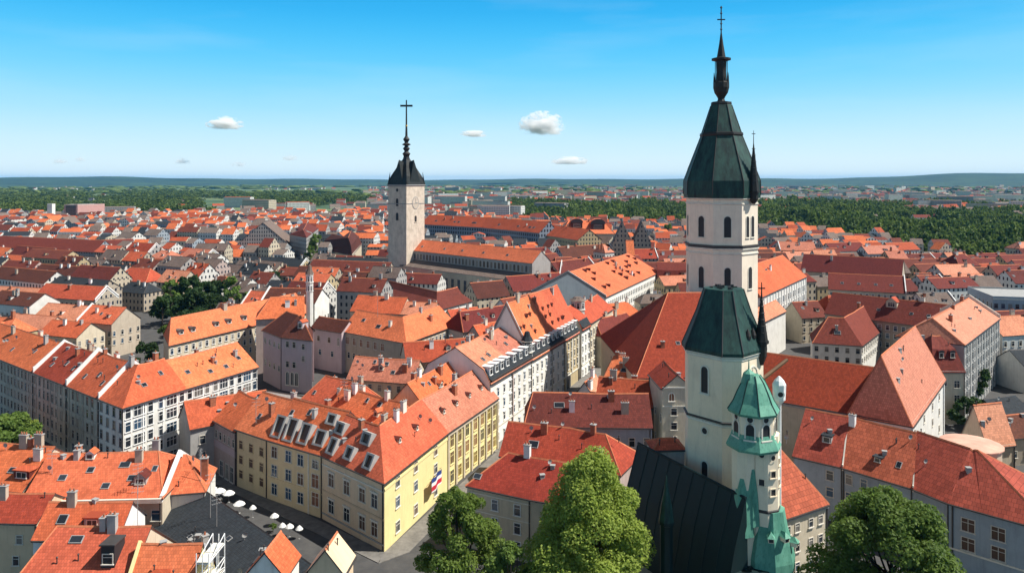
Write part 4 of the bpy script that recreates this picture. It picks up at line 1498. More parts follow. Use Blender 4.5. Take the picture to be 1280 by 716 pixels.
b.loft(A8, [(12 * k2, zz(132, D2)), (13 * k2, zz(131, D2)), (12.6 * k2, zz(128, D2)), (6 * k2, zz(127, D2))], 0)
link('spire_ring', b.mesh('spire_ring', ['m_iron']), spire)
# copper seams on the spire edges
b = MB()
for a in A8:
    for (r0, z0), (r1, z1) in zip(sp, sp[1:]):
        if abs(z1 - z0) > 1.5:
            p0 = (r0 * math.sin(math.radians(a)), -r0 * math.cos(math.radians(a)), z0)
            p1 = (r1 * math.sin(math.radians(a)), -r1 * math.cos(math.radians(a)), z1)
            b.tube(p0, p1, .18, .15, 5, 0)
link('seam', b.mesh('seam', ['m_iron']), spire)
A12 = [30 * i for i in range(12)]
b = MB()
b.loft(A12, [(5.5 * k2, zz(128, D2)), (4 * k2, zz(124, D2)), (5 * k2, zz(121.5, D2)), (8.5 * k2, zz(116, D2)), (10 * k2, zz(110, D2)), (10 * k2, zz(104, D2)), (7 * k2, zz(102, D2)),
             (6.2 * k2, zz(90, D2)), (6.6 * k2, zz(77, D2)), (12 * k2, zz(75.5, D2)), (12 * k2, zz(73.5, D2)), (5.5 * k2, zz(72, D2)), (2.6 * k2, zz(55, D2)), (.8 * k2, zz(41, D2)), (.7 * k2, zz(8, D2))], 0)
fin = link('finial', b.mesh('finial', ['m_iron']), T)
b = MB()
for a in range(0, 360, 45):
    x0, y0 = 9.2 * k2 * math.sin(math.radians(a)), -9.2 * k2 * math.cos(math.radians(a))
    b.tube((x0, y0, zz(105, D2)), (x0, y0, zz(91, D2)), .22, .04, 5)
for a in range(0, 360, 60):
    x0, y0 = 7.4 * k2 * math.sin(math.radians(a)), -7.4 * k2 * math.cos(math.radians(a))
    b.tube((x0, y0, zz(103, D2)), (x0, y0, zz(76, D2)), .12, .12, 5)
link('pinnacles', b.mesh('pinnacles', ['m_iron']), fin)
b = MB()
zc = zz(25, D2)
b.box(-1.25, 1.25, -.12, .12, zc - .15, zc + .2)
b.box(-.15, .15, -.15, .15, zz(33, D2), zz(14, D2))
for q in ((0, 30), (0, 37), (0, 17), (0, 10)):
    b.loft(A12, [(.05, zz(q[1] + 1.6, D2)), (.42, zz(q[1], D2)), (.05, zz(q[1] - 1.6, D2))], 0)
link('cross', b.mesh('cross', ['m_iron']), fin)


def slim_pinnacle(T_, px, y, z0, z1, r, zb, mat='m_iron'):
    x = (px - CX) * y / F
    b = MB()
    b.loft(A8, [(r * .25, zb), (r * .8, zb + (z0 - zb) * .5), (r * .85, z0 + .4), (r * 1.15, z0 + .6), (r * 1.15, z0 + 1.0)], 0)
    b.loft(A8, [(r, z0 + 1), (r * .55, z0 + (z1 - z0) * .4), (.12, z0 + (z1 - z0) * .8), (.07, z1)], 0)
    for k in range(6):
        b.loft([60 * j for j in range(6)], [(.04, z0 + (z1 - z0) * (.2 + .1 * k)), (r * (1 - .12 * k) * .9, z0 + (z1 - z0) * (.2 + .1 * k) + .25), (.04, z0 + (z1 - z0) * (.2 + .1 * k) + .6)], 0)
    b.box(-.55, .55, -.07, .07, z1 - 1.1, z1 - .9)
    link('pinnacle', b.mesh('pinnacle', [mat]), T_, (x - T_.location.x, y - T_.location.y, 0))


slim_pinnacle(T, 942, 225.5, zz(243, 224), zz(163, 224), 1.7, zz(243, 224) - 3)

# ------------------------------------------------------------------ front tower with the flat-topped copper roof
D1_ = 122.0
k1 = D1_ / F
tx, ty = (904.5 - CX) * k1, D1_
T = link('church_tower', None, None, (tx, ty, 0))
tag(T, 'cream front tower with chamfered corners under a flat-topped green copper roof', 'church tower')
AC = [-18, 10, 72, 100, 162, 190, 252, 280]
Rr = 47 * k1
b = MB()
b.loft(AC, [(Rr, 0), (Rr, zz(433, D1_))], 0)
link('wall', b.mesh('wall', ['w_tower']), T)
ring(T, zz(516, D1_), .35, Rr, .3, 'm_gutter', AC)
ring(T, zz(520, D1_), .4, Rr, .16, 'm_trim', AC)
ring(T, zz(441, D1_), .5, Rr, .18, 'm_trim', AC)
ring(T, zz(437, D1_), .5, Rr, .45, 'm_trim', AC)
b = MB()
pr = [(50.5 * k1, zz(435, D1_)), (51 * k1, zz(431, D1_)), (43 * k1, zz(412, D1_)), (33 * k1, zz(388, D1_)), (24.5 * k1, zz(362, D1_)), (24 * k1, zz(360, D1_))]
b.loft(AC, pr, 0)
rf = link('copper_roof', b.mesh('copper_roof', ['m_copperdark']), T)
b = MB()
for a in AC:
    for (r0, z0), (r1, z1) in zip(pr, pr[1:]):
        b.tube((r0 * math.sin(math.radians(a)), -r0 * math.cos(math.radians(a)), z0), (r1 * math.sin(math.radians(a)), -r1 * math.cos(math.radians(a)), z1), .11, .1, 5, 0)
for i in range(14):
    a = math.radians(R.uniform(0, 360)); r = R.uniform(.4, 2.6)
    b.box(r * math.sin(a) - .2, r * math.sin(a) + .25, r * math.cos(a) - .2, r * math.cos(a) + .2, zz(361, D1_), zz(361, D1_) + R.uniform(.3, .8))
link('seam', b.mesh('seam', ['m_gutter']), rf)
for an, o in ((41, -.7), (41, .8)):
    a = math.radians(an)
    n = (math.sin(a), -math.cos(a)); t = (math.cos(a), math.sin(a))
    r = 37 * k1
    d = MB()
    d.loft([45 * i for i in range(8)], [(.5, 0), (.55, .5), (.3, 1.1), (.05, 1.6)], 0)
    link('lucarne', d.mesh('lucarne', ['m_iron']), T, (n[0] * r + t[0] * o, n[1] * r + t[1] * o, zz(417, D1_)))
slim_pinnacle(T, 952, 119.5, zz(432, 120), zz(352, 120), 1.0, zz(432, 120) - 3)
apn = lambda a0, a1: Rr * math.cos(math.radians((a1 - a0) / 2))
tower_windows(T, tx, ty, -49, apn(-80, -18), [zz(483, D1_)], [0], 1.25, 4.2)
tower_windows(T, tx, ty, -49, apn(-80, -18), [zz(533, D1_)], [0], 1.0, 1.0, 'round')
tower_windows(T, tx, ty, -49, apn(-80, -18), [zz(586, D1_)], [0], 1.1, 2.6)
tower_windows(T, tx, ty, 41, apn(10, 72), [zz(478, D1_)], [0], 2.4, 3.6, 'arch', 'm_trim', 'w_tower')
tower_windows(T, tx, ty, 131, apn(10, 72), [zz(483, D1_)], [0], 1.25, 4.2)
# dark beam sticking out of the tower and the white dovecote-like lamp below it
b = MB(); x0 = (950 - CX) * k1
b.tube((x0, 121, zz(474, 121)), (x0 + 5.2, 124, zz(455, 121)), .35, .3, 6)
tag(link('wooden_beam', b.mesh('wooden_beam', ['m_wood'])), 'mossy wooden beam sticking out of the front tower over the long red roof', 'beam')
x, y = (974 - CX) * 112 / F, 112
o = link('roof_lantern', None, None, (x, y, 0)); tag(o, 'small white roof lantern with a dark round hole beside the green turret', 'lantern')
b = MB(); b.loft([22.5 + 45 * i for i in range(8)], [(.3, 20), (.3, zz(505, 112)), (.9, zz(499, 112)), (1.0, zz(480, 112)), (.7, zz(475, 112)), (.15, zz(470, 112))], 0)
link('body', b.mesh('body', ['m_white']), o)
add_window(o, x - .14, y - .9, zz(494, 112), (-.15, -.99), .8, .8, 'round', 'm_white', 'm_dark', base=(x, y, 0))

# ------------------------------------------------------------------ white stair turret with copper roofs
D3 = 108.0
k3 = D3 / F
tx, ty = (946 - CX) * k3, D3
T = link('stair_turret', None, None, (tx, ty, 0))
tag(T, 'white baroque stair turret with stacked bright green copper roofs', 'turret')
A6 = [-50 + 45 * i for i in range(8)]
z3 = lambda py: zz(py, D3)
dx3 = lambda px: ((px - 946) * k3, 0)
b = MB(); b.loft(A6, [(19 * k3, 0), (19 * k3, z3(540))], 0, c=dx3(955)); b.loft(A6, [(26.5 * k3, z3(548)), (26.5 * k3, z3(505))], 0, c=dx3(942)); b.loft(A6, [(15 * k3, 8), (15 * k3, z3(560))], 0, c=dx3(930))
link('wall', b.mesh('wall', ['w_tower']), T)
b = MB()
for rr, pz, cx3 in (((31, 32, 25, 20, 14, 8), (514, 511, 500, 488, 476, 468), 942),):
    b.loft(A6, [(r_ * k3, z3(p_)) for r_, p_ in zip(rr, pz)], 0, c=dx3(cx3))
b.loft(A6, [(10 * k3, z3(478)), (7 * k3, z3(466)), (1 * k3, z3(461)), (.5 * k3, z3(450))], 0, c=dx3(936))
crf = link('copper_roof', b.mesh('copper_roof', ['m_copper']), T)
b = MB()
for a in A6:
    s_, c_ = math.sin(math.radians(a)), -math.cos(math.radians(a)); c0_ = dx3(942)[0]
    for (r0, p0), (r1, p1) in zip(((32, 511), (25, 500), (20, 488), (14, 476)), ((25, 500), (20, 488), (14, 476), (8, 468))):
        b.tube((c0_ + s_ * r0 * k3, c_ * r0 * k3, z3(p0)), (c0_ + s_ * r1 * k3, c_ * r1 * k3, z3(p1)), .1, .09, 5)
link('seam', b.mesh('seam', ['m_copperdark']), crf)
b = MB()
b.loft(A6, [(33 * k3, z3(557)), (34 * k3, z3(554)), (28 * k3, z3(542)), (26.7 * k3, z3(537))], 0, c=dx3(942))
link('copper_skirt', b.mesh('copper_skirt', ['m_copper']), T)
b = MB()
b.loft(A6, [(32 * k3, z3(706)), (32 * k3, z3(692)), (28 * k3, z3(672)), (23 * k3, z3(656)), (20.5 * k3, z3(642)), (19.2 * k3, z3(633))], 0, c=dx3(961))
link('copper_base', b.mesh('copper_base', ['m_copper']), T)
b = MB()   # copper flashing climbing the left side
for px_, rr_, lo_, hi_ in ((926, 15, 662, 572), (936, 12, 650, 556)):
    b.loft(A6, [(rr_ * k3, z3(lo_)), (rr_ * .8 * k3, z3(lo_ * .6 + hi_ * .4)), (rr_ * .4 * k3, z3(lo_ * .25 + hi_ * .75)), (.4 * k3, z3(hi_))], 0, c=((px_ - 946) * k3, -.9))
link('copper_flashing', b.mesh('copper_flashing', ['m_copper']), T)
b = MB(); b.loft(A6, [(19.1 * k3, z3(634)), (20 * k3, z3(633)), (20 * k3, z3(631)), (19.1 * k3, z3(630))], 0, c=dx3(955)); link('cornice', b.mesh('cornice', ['m_gutter']), T)
ap6 = math.cos(math.radians(22.5))


def t_win(an, r, cpx, py, w_, h_, st, trim='m_trim'):
    a = math.radians(an)
    n = (math.sin(a), -math.cos(a))
    x_, y_ = tx + dx3(cpx)[0] + n[0] * r * k3 * ap6, ty + n[1] * r * k3 * ap6
    add_window(T, x_, y_, z3(py), n, w_, h_, st, trim, 'm_dark', base=(tx, ty, 0))


for i in range(8):
    an = -27.5 + 45 * i
    t_win(an, 26.5, 942, 541, 1.15, 2.1, 'arch')
    t_win(an, 26.5, 942, 521, .85, .85, 'round')
for an, py, st in ((-27.5, 566, 'round'), (17.5, 569, 'round'), (17.5, 590, 'plain'), (17.5, 612, 'plain'), (62.5, 577, 'plain'), (62.5, 603, 'plain'), (-27.5, 600, 'plain')):
    t_win(an, 19, 955, py, .75, .9, st, 'w_tower')
for an, py, r in ((-14, 664, 31), (24, 664, 31), (58, 674, 34)):
    a = math.radians(an)
    d = MB(); d.box(-.4, .4, -.7, .8, 0, .7, 0); d.box(-.3, .3, -.72, -.6, .08, .62, 1)
    d.face([(-.55, -.9, .65), (.55, -.9, .65), (0, -.3, 1.35)], 2); d.face([(-.55, -.9, .65), (0, -.3, 1.35), (0, 1, 1.2), (-.55, 1, .65)], 2); d.face([(.55, -.9, .65), (0, -.3, 1.35), (0, 1, 1.2), (.55, 1, .65)], 2)
    link('lucarne', d.mesh('lucarne', ['w_tower', 'm_dark', 'm_copper']), T, (math.sin(a) * (r - 6) * k3 + dx3(961)[0], -math.cos(a) * (r - 6) * k3, z3(py)), (0, 0, a))

# ------------------------------------------------------------------ the dark copper nave in front of the tower
A_, B_ = Vector((21.5, 126)), Vector((33.4, 105.5))
u = (B_ - A_).normalized()
v = Vector((-u.y, u.x)) * -1
if v.x > 0:
    v = -v          # towards the left
NV = link('church_nave', None, None, ((A_.x + B_.x) / 2, (A_.y + B_.y) / 2, 0))
tag(NV, 'dark copper church roof falling steeply below the front tower', 'church')
bx, by = NV.location.x, NV.location.y
C3 = lambda p, z: (p.x - bx, p.y - by, z)
b = MB(); w = MB(); rd = MB()
N = 9
zr = lambda t: 25.2 - .6 * t
sd_ = {1: 1.0, -1: .12}
for i in range(N):
    p0, p1 = A_ + (B_ - A_) * i / N, A_ + (B_ - A_) * (i + 1) / N
    za, zb = zr(i / N), zr((i + 1) / N)
    for off, z, o2, z2_ in ((0, 0, 2.4, -7), (2.4, -7, 4.6, -16.5)):
        for sg in (1, -1):
            b.face([C3(p0 + v * off * sg * sd_[sg], za + z), C3(p1 + v * off * sg * sd_[sg], zb + z), C3(p1 + v * o2 * sg * sd_[sg], zb + z2_), C3(p0 + v * o2 * sg * sd_[sg], za + z2_)], 0, up=(v.x * sg, v.y * sg, .3))
    for off, z, o2, z2_ in ((0, 0, 2.4, -7), (2.4, -7, 4.6, -16.5)):
        rd.tube(C3(p0 + v * (off + .03), za + z), C3(p0 + v * (o2 + .03), za + z2_), .07, .07, 4)
for p, t, s in ((A_, 0, -1), (B_, 1, 1)):
    z = zr(t)
    b.face([C3(p, z), C3(p + v * 2.4, z - 7), C3(p + v * 4.6, z - 16.5), C3(p - v * .55, z - 16.5), C3(p - v * .29, z - 7)], 0, up=(u.x * s, u.y * s, 0))
rd.tube(C3(A_, zr(0) + .05), C3(B_, zr(1) + .05), .22, .22, 6)
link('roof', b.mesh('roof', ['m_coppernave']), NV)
link('standing_seam', rd.mesh('standing_seam', ['m_coppernave']), NV)
c = [A_ + v * 4.3, B_ + v * 4.3, B_ - v * .4, A_ - v * .4]
for i in range(4):
    p, q = c[i], c[(i + 1) % 4]
    w.face([C3(p, -.2), C3(q, -.2), C3(q, 9), C3(p, 9)], 0)
link('wall', w.mesh('wall', ['w_grey']), NV)
ap_ = MB()
ap_.loft([22.5 + 45 * i for i in range(8)], [(5.6, 7.5), (5.4, 9.0), (3.6, 14.2), (3.4, 14.6)], 0, c=(33.2 - bx, 103.5 - by))
link('apse_roof', ap_.mesh('apse_roof', ['m_coppernave']), NV)
ap_ = MB(); ap_.loft([22.5 + 45 * i for i in range(8)], [(5.0, 0), (5.0, 7.6)], 0, c=(33.2 - bx, 103.5 - by)); link('apse_wall', ap_.mesh('apse_wall', ['w_grey']), NV)
FOOT.append(c)
# copper turret on its left shoulder
x, y = (833 - CX) * 108 / F, 108
o = link('copper_pinnacle', None, None, (x, y, 0))
tag(o, 'slender green copper pinnacle between light green tree and dark nave roof', 'pinnacle')
b = MB(); b.loft(A8, [(.95, 0), (.95, zz(655, 108)), (1.15, zz(654, 108)), (1.15, zz(650, 108))], 0); link('shaft', b.mesh('shaft', ['m_coppernave']), o)
b = MB(); b.loft(A8, [(1.15, zz(650, 108)), (.8, zz(630, 108)), (.35, zz(612, 108)), (.05, zz(594, 108))], 0); link('spire', b.mesh('spire', ['m_copperdark']), o)
# low orange roof at the foot of the tower
h = House('house', 'small orange hip roof at the left foot of the front tower', [W(817, 561, 25), W(856, 560, 25)], 4, 25, 26.0, 'w_white', 't_bright', hips=(.8, .8), side=1)

# ------------------------------------------------------------------ stone tower church
TX, TY = (508 - CX) * 470 / F, 470.0
phi = math.radians(36.9)
s = 16.5
fc = Vector((TX, TY)); lc = fc + Vector((-math.cos(phi), math.sin(phi))) * s; rc = fc + Vector((math.sin(phi), math.cos(phi))) * s
bc = lc + rc - fc
cen = (fc + bc) / 2
T = link('stone_tower', None, None, (cen.x, cen.y, 0))
tag(T, 'square speckled stone clock tower with a dark gabled spire and tall cross', 'clock tower')
q4 = [fc, rc, bc, lc]
zt = zz(232, 470)
b = MB()
for i in range(4):
    p, q = q4[i], q4[(i + 1) % 4]
    n = (p + q) / 2 - cen
    b.face([(p.x - cen.x, p.y - cen.y, 0), (q.x - cen.x, q.y - cen.y, 0), (q.x - cen.x, q.y - cen.y, zt), (p.x - cen.x, p.y - cen.y, zt)], 0, [(0, 0), (s, 0), (s, zt), (0, zt)], up=(n.x, n.y, 0))
link('wall', b.mesh('wall', ['w_stone']), T)
FOOT.append(q4)


def quad_ring(z0, z1, k0, k1, b, mi=0):
    for i in range(4):
        p, q = q4[i] - cen, q4[(i + 1) % 4] - cen
        b.face([(p.x * k0, p.y * k0, z0), (q.x * k0, q.y * k0, z0), (q.x * k1, q.y * k1, z1), (p.x * k1, p.y * k1, z1)], mi, up=((p.x + q.x), (p.y + q.y), .2))


b = MB(); quad_ring(zt - .8, zt, 1.0, 1.06, b); quad_ring(zt, zt + .5, 1.06, 1.06, b)
quad_ring(zt - 12, zt - 11.5, 1.01, 1.03, b)
link('cornice', b.mesh('cornice', ['m_grey']), T)
b = MB()
for (z0, k0), (z1, k1_) in zip([(zt + .5, 1.06), (zt + 6, .86), (zt + 13, .46), (zt + 17, .2), (zt + 20, .12)], [(zt + 6, .86), (zt + 13, .46), (zt + 17, .2), (zt + 20, .12), (zt + 20.5, .0)]):
    quad_ring(z0, z1, k0, k1_, b)
for i in range(4):      # four gables
    p, q = (q4[i] - cen) * 1.02, (q4[(i + 1) % 4] - cen) * 1.02
    m = (p + q) / 2
    g0, g1 = p * .82 + q * .18, q * .82 + p * .18
    tip = (m.x * .80, m.y * .80, zt + 16.5)
    b.tube((q4[i] - cen).to_3d() * .98 + Vector((0, 0, zt + .4)), (q4[i] - cen).to_3d() * .9 + Vector((0, 0, zt + 8.5)), .8, .08, 6)
    b.face([(g0.x, g0.y, zt + .4), (g1.x, g1.y, zt + .4), tip], 0, up=(m.x, m.y, 0))
    for g in (g0, g1):
        b.face([(g.x, g.y, zt + .4), tip, (m.x * .2, m.y * .2, zt + 15.0)], 0, up=(0, 0, 1))
sr = link('spire_roof', b.mesh('spire_roof', ['m_bronze']), T)
b = MB()
zq = lambda py: zz(py, 478)
pf = [(2.3, zq(203)), (1.6, zq(196)), (2.6, zq(192)), (1.2, zq(189)), (2.3, zq(185.5)), (1.0, zq(182.5)), (3.0, zq(180.5)), (1.0, zq(178)), (2.2, zq(174)), (.8, zq(170)), (.55, zq(155)), (.4, zq(126))]
b.loft(A12, pf, 0)
fin = link('finial', b.mesh('finial', ['m_iron']), T)
b = MB(); b.loft(A12, [(.1, zq(159)), (.9, zq(157)), (.1, zq(155))], 0); link('gold_ball', b.mesh('gold_ball', ['m_gold']), fin)
b = MB(); b.box(-4.0, 4.0, -.25, .25, zq(133), zq(130.6)); b.box(-.35, .35, -.3, .3, zq(150), zq(124.5)); link('cross', b.mesh('cross', ['m_bronze']), fin)
nl = ((fc + lc) / 2 - cen).normalized(); nr = ((fc + rc) / 2 - cen).normalized()
ml, mr = (fc + lc) / 2, (fc + rc) / 2
for z in (zz(276, 470), zz(258, 470)):
    add_window(T, ml.x, ml.y, z, nl, 2.4, 5.0, 'arch', 'w_stone', 'm_dark', base=(cen.x, cen.y, 0))
add_window(T, ml.x, ml.y, zz(240, 470), nl, 2.2, 2.2, 'round', 'w_stone', 'm_dark', base=(cen.x, cen.y, 0))
add_window(T, mr.x, mr.y, zz(278, 470), nr, 1.8, 4.0, 'arch', 'w_stone', 'm_dark', base=(cen.x, cen.y, 0))
# clock
b = MB(); n = 20
b.face([(2.6 * math.cos(2 * math.pi * i / n), -.16, 3.6 * math.sin(2 * math.pi * i / n)) for i in range(n)], 0, up=(0, -1, 0))
for i in range(n):
    a0, a1 = 2 * math.pi * i / n, 2 * math.pi * (i + 1) / n
    b.face([(2.6 * math.cos(a0), -.2, 3.6 * math.sin(a0)), (2.6 * math.cos(a1), -.2, 3.6 * math.sin(a1)), (3.0 * math.cos(a1), -.2, 4.0 * math.sin(a1)), (3.0 * math.cos(a0), -.2, 4.0 * math.sin(a0))], 1, up=(0, -1, 0))
    b.face([(3.0 * math.cos(a0), -.2, 4.0 * math.sin(a0)), (3.0 * math.cos(a1), -.2, 4.0 * math.sin(a1)), (3.0 * math.cos(a1), .05, 4.0 * math.sin(a1)), (3.0 * math.cos(a0), .05, 4.0 * math.sin(a0))], 1)
b.box(-.15, .15, -.26, -.2, -.2, 2.9, 1); b.box(-.2, 1.7, -.26, -.21, -.2, .2, 1)
link('clock', b.mesh('clock', ['w_stone', 'w_grey']), T, (mr.x - cen.x, mr.y - cen.y, zz(254, 470)), (0, 0, math.atan2(nr.x, -nr.y)))

P0, P1 = Vector(((510 - CX) * 480 / F, 480)), Vector((11, 403))
h = House('church_nave', 'long cream church nave with a bright orange roof attached to the stone tower', [tuple(P0), tuple(P1)], 15, 24.8, 31, 'w_grey', 't_bright', cat='church')
h.windows(0, [19.4], sp=3.0, w=1.5, h=3.6, style='arch', trim='w_sand')
for f in (.1, .3, .45, .62, .8):
    h.skylight(0, f, .2, 1.8, 1.4)
dn = (P1 - P0).normalized(); nn = Vector((dn.y, -dn.x)); nn = nn if nn.y < 0 else -nn
a0, a1 = P0 + nn * 8 + dn * 2, P1 + nn * 8
AI = House('church_aisle', 'cream side aisle with a row of tall windows along the orange-roofed nave', [tuple(a0), tuple(a1)], 7.9, 15.5, 18.6, 'w_cream', 't_greybrown', cat='church', peak=.98)
AI.windows(0, [3.5], sp=5.5, w=2.2, h=8, style='plain', trim='w_sand', pane='m_glassblue')

h = House('palace_wing', 'long palace wing with rows of dark blue windows and a red roof behind the church', px_path([(527, 280), (600, 284), (674, 291)], 24.5), 22, 24.5, 33.5, 'f_bluewin', 't_red')
h.chimneys(6)
for i in range(10):
    h.skylight(R.randrange(2), R.uniform(.05, .95), .2, 3, 2)
h = House('palace_wing', 'olive-walled palace wing with a dark red roof left of the sagging orange roof', px_path([(676, 293), (722, 300)], 22), 22, 22, 30, 'f_ochre', 't_red')
h.chimneys(3)
h = House('palace_wing', 'palace wing under a wide bright orange hipped roof left of the grey gables', px_path([(702, 292), (768, 292)], 22), 30, 22, 33, 'f_cream', 't_bright', hips=(.5, .6))
h.chimneys(3); h.dormer(0, .3, .2, 10, 5, 8, 'round', 't_brown', 't_bright'); h.dormer(0, .7, .15, 12, 5, 8, 'round', 't_brown', 't_bright')
for x0, x1, lab in ((766, 791, 'grey-tan gabled house with a curved gable, left one of a pair'), (791, 814, 'tan gabled house with a tall bare gable, right one of a pair')):
    d = 545.0
    xa, xb = (x0 - CX) * d / F, (x1 - CX) * d / F
    h = House('gabled_house', lab, [(xa, d), (xa + 3, d + 24)], (xb - xa) * .98, 24, 39, 'f_sand', 't_greybrown', side=-1)
h = House('chimney_house', 'narrow orange-tiled stack standing behind the vast dormered roof', [((784 - CX) * 436 / F, 436), ((793 - CX) * 436 / F, 436)], 5, 26, 34, 'w_rose', 't_bright', peak=.9)
for x0, y0, x1, y1, wl, rf, lab in ((664, 343, 700, 344, 'f_grey', 't_darkred', 'grey house with a dark red roof between two white firewalls, right of the orange nave'),
                                   (701, 344, 748, 338, 'f_rose', 't_rust', 'rust-roofed house with a white firewall behind the vast dormered roof'),
                                   (705, 322, 770, 318, 'f_blue', 't_brown', 'dark mansard house below the wide orange palace roof')):
    h = House('house', lab, px_path([(x0, y0), (x1, y1)], 15), 16, 15, 22, wl, rf)
    h.firewall(1, 1.0); h.chimneys(3)

# grey gable house and neighbours on the left
d = 640.0
h = House('gabled_house', 'huge grey gable dotted with small windows in the middle distance on the left', [((294 - CX) * d / F, d), ((294 - CX) * d / F - 6, d + 40)], 46, 13, 33, 'f_dense', 't_greybrown', side=-1)
h = House('tenement_house', 'grey block with a corner to the sun right of the huge grey gable', px_path([(362, 293), (383, 297), (398, 285)], 22), 22, 22, 27, 'f_grey', 't_rust')
h = House('barrel_roofed_hall', 'hall with a dark arched roof and white gable front left of the stone tower', px_path([(402, 310), (440, 318), (452, 304)], 15), 18, 15, 26, 'w_cream', 't_brown', mans=(2.5, 21))
# pink tower block far left
x0, x1, d = (80 - CX) * 1150 / F, (97 - CX) * 1150 / F, 1150.0
h = House('tower_block', 'pink slab block with a dark window panel at the forest edge', [(x0, d), (x1, d), (x1 + 20, d + 40)], 26, 31, 31, 'w_pinkblock', 'm_grey', flat=True, cat='tower block')
h.windows(0, [15], cols=[.5], w=16, h=16, trim='w_pinkblock', pane='m_glass')
h = House('tower_block', 'slim white tower left of the pink slab block', [((59 - CX) * 1100 / F, 1100), ((65 - CX) * 1100 / F, 1100)], 8, 34, 34, 'w_white', 'm_grey', flat=True, cat='tower block')
h = House('long_house', 'long pale house with a cream end wall and low rust roof, middle distance', px_path([(120, 308), (168, 306)], 18), 22, 18, 22, 'f_palewin', 't_rust')
h = House('long_house', 'long grey house with many windows at the left edge in the middle distance', px_path([(-20, 308), (118, 315)], 16), 18, 16, 24, 'f_blue', 't_darkred')

# ------------------------------------------------------------------ trees
def leaf_quads(rng, centers, radii, n, size, up=.35, shell=.55, squash=.85):
    """n leaf sprays spread through a crown made of many clumps"""
    centers = np.array(centers); radii = np.array(radii)
    w = radii ** 2; w = w / w.sum()
    k = rng.choice(len(radii), n, p=w)
    d = rng.normal(size=(n, 3)); d[:, 2] += up; d /= np.linalg.norm(d, axis=1)[:, None]
    r = radii[k] * (shell + (1.08 - shell) * rng.random(n) ** .6)
    P = centers[k] + d * r[:, None] * np.array([1, 1, squash])
    nrm = d + rng.normal(size=(n, 3)) * .75 + np.array([0, 0, .35]); nrm /= np.linalg.norm(nrm, axis=1)[:, None]
    a = np.cross(nrm, rng.normal(size=(n, 3))); a /= np.linalg.norm(a, axis=1)[:, None] + 1e-9
    b = np.cross(nrm, a)
    sz = size * (.6 + .8 * rng.random(n))[:, None]
    V = np.stack([P - a * sz * .5, P + b * sz * .32, P + a * sz * .55, P - b * sz * .32], 1).reshape(-1, 3)
    Q = np.arange(4 * n).reshape(-1, 4)
    return V, Q


def crown_clumps(rng, R_, z0, z1, n, shape):
    C, RR = [], []
    for i in range(n):
        t = rng.random() ** .8
        z = z0 + (z1 - z0) * t
        w = shape(t) * R_
        a = rng.random() * 2 * math.pi
        q = w * (.35 + .6 * rng.random() ** .5)
        rr = R_ * (.16 + .15 * rng.random()) * (.75 + .5 * (1 - t))
        C.append((q * math.cos(a), q * math.sin(a), z)); RR.append(rr)
    return C, RR


def trunk_mesh(rng, h, r, C, nb):
    b = MB()
    p = Vector((0, 0, -.3)); top = h * .62
    pts = [Vector((0, 0, -.3)), Vector((.15 * r, 0, h * .2)), Vector((-.3 * r, .3 * r, h * .4)), Vector((.2 * r, -.2 * r, top))]
    for i in range(3):
        b.tube(pts[i], pts[i + 1], r * (1 - .25 * i), r * (.75 - .25 * i), 8, 0)
    for i in range(nb):
        c = Vector(C[rng.integers(len(C))])
        s0 = pts[1].lerp(pts[3], rng.random() * .9)
        m = s0.lerp(c, .5) + Vector((0, 0, -.6 + rng.random()))
        rr = r * .38 * (.6 + .5 * rng.random())
        b.tube(s0, m, rr, rr * .6, 6, 0)
        b.tube(m, c, rr * .6, rr * .15, 5, 0)
    return b.mesh('trunk', ['m_bark'])


def near_tree(px, y, R_, h, z0, leafn, size, mat, label, seed, nclump, shape, name='leafy_tree', gap=False):
    rng = np.random.default_rng(seed)
    x = (px - CX) * y / F
    o = link(name, None, None, (x, y, 0))
    tag(o, label, 'tree', 'large trees in front of the houses')
    C, RR = crown_clumps(rng, R_, z0, h - R_ * .18, nclump, shape)
    if gap:
        kp = [i for i, c in enumerate(C) if not (c[0] < -.1 * R_ and c[2] < z0 + .33 * (h - z0) and rng.random() < .7)]
        C, RR = [C[i] for i in kp], [RR[i] * .9 for i in kp]
    V, Q = leaf_quads(rng, C, RR, leafn, size)
    link('crown', npmesh('crown', V, Q, [mat]), o)
    link('trunk', trunk_mesh(rng, h, R_ * .055 + .12, C, 46), o)
    return o


dome = lambda t: math.sqrt(max(0, 1 - (t * .98) ** 2.2)) * (.8 + .2 * min(1, t * 4))
cone = lambda t: (1 - t ** 1.3) ** .7 * (.85 + .15 * min(1, t * 3)) + .04
near_tree(742, 106, 11.4, 31.8, 5.0, 95000, .42, 'm_leaflight', 'big light green tree with dark limbs between the yellow street and the dark church roof', 3, 120, cone, gap=True)
near_tree(577, 110, 6.6, 24.8, 7, 32000, .42, 'm_leaffresh', 'darker green tree in front of the yellow facade with the striped banner', 5, 60, dome)
near_tree(640, 102, 4.8, 20.0, 5, 12000, .5, 'm_leafmid', 'small dark tree squeezed between the two larger trees', 8, 40, dome, 'small_tree')
near_tree(1112, 103, 10.6, 27.0, 8, 80000, .46, 'm_leafmid', 'round dark green tree in front of the coarse-tiled long house', 11, 100, dome)
near_tree(12, 176, 7.0, 15.0, 4, 16000, .75, 'm_leafmid', 'bushy green tree at the left edge under the grey street front', 13, 50, dome)
near_tree(36, 184, 3.6, 11, 3, 6000, .6, 'm_leaflight', 'small light green tree beside the bushy tree at the left edge', 17, 20, dome, 'small_tree')


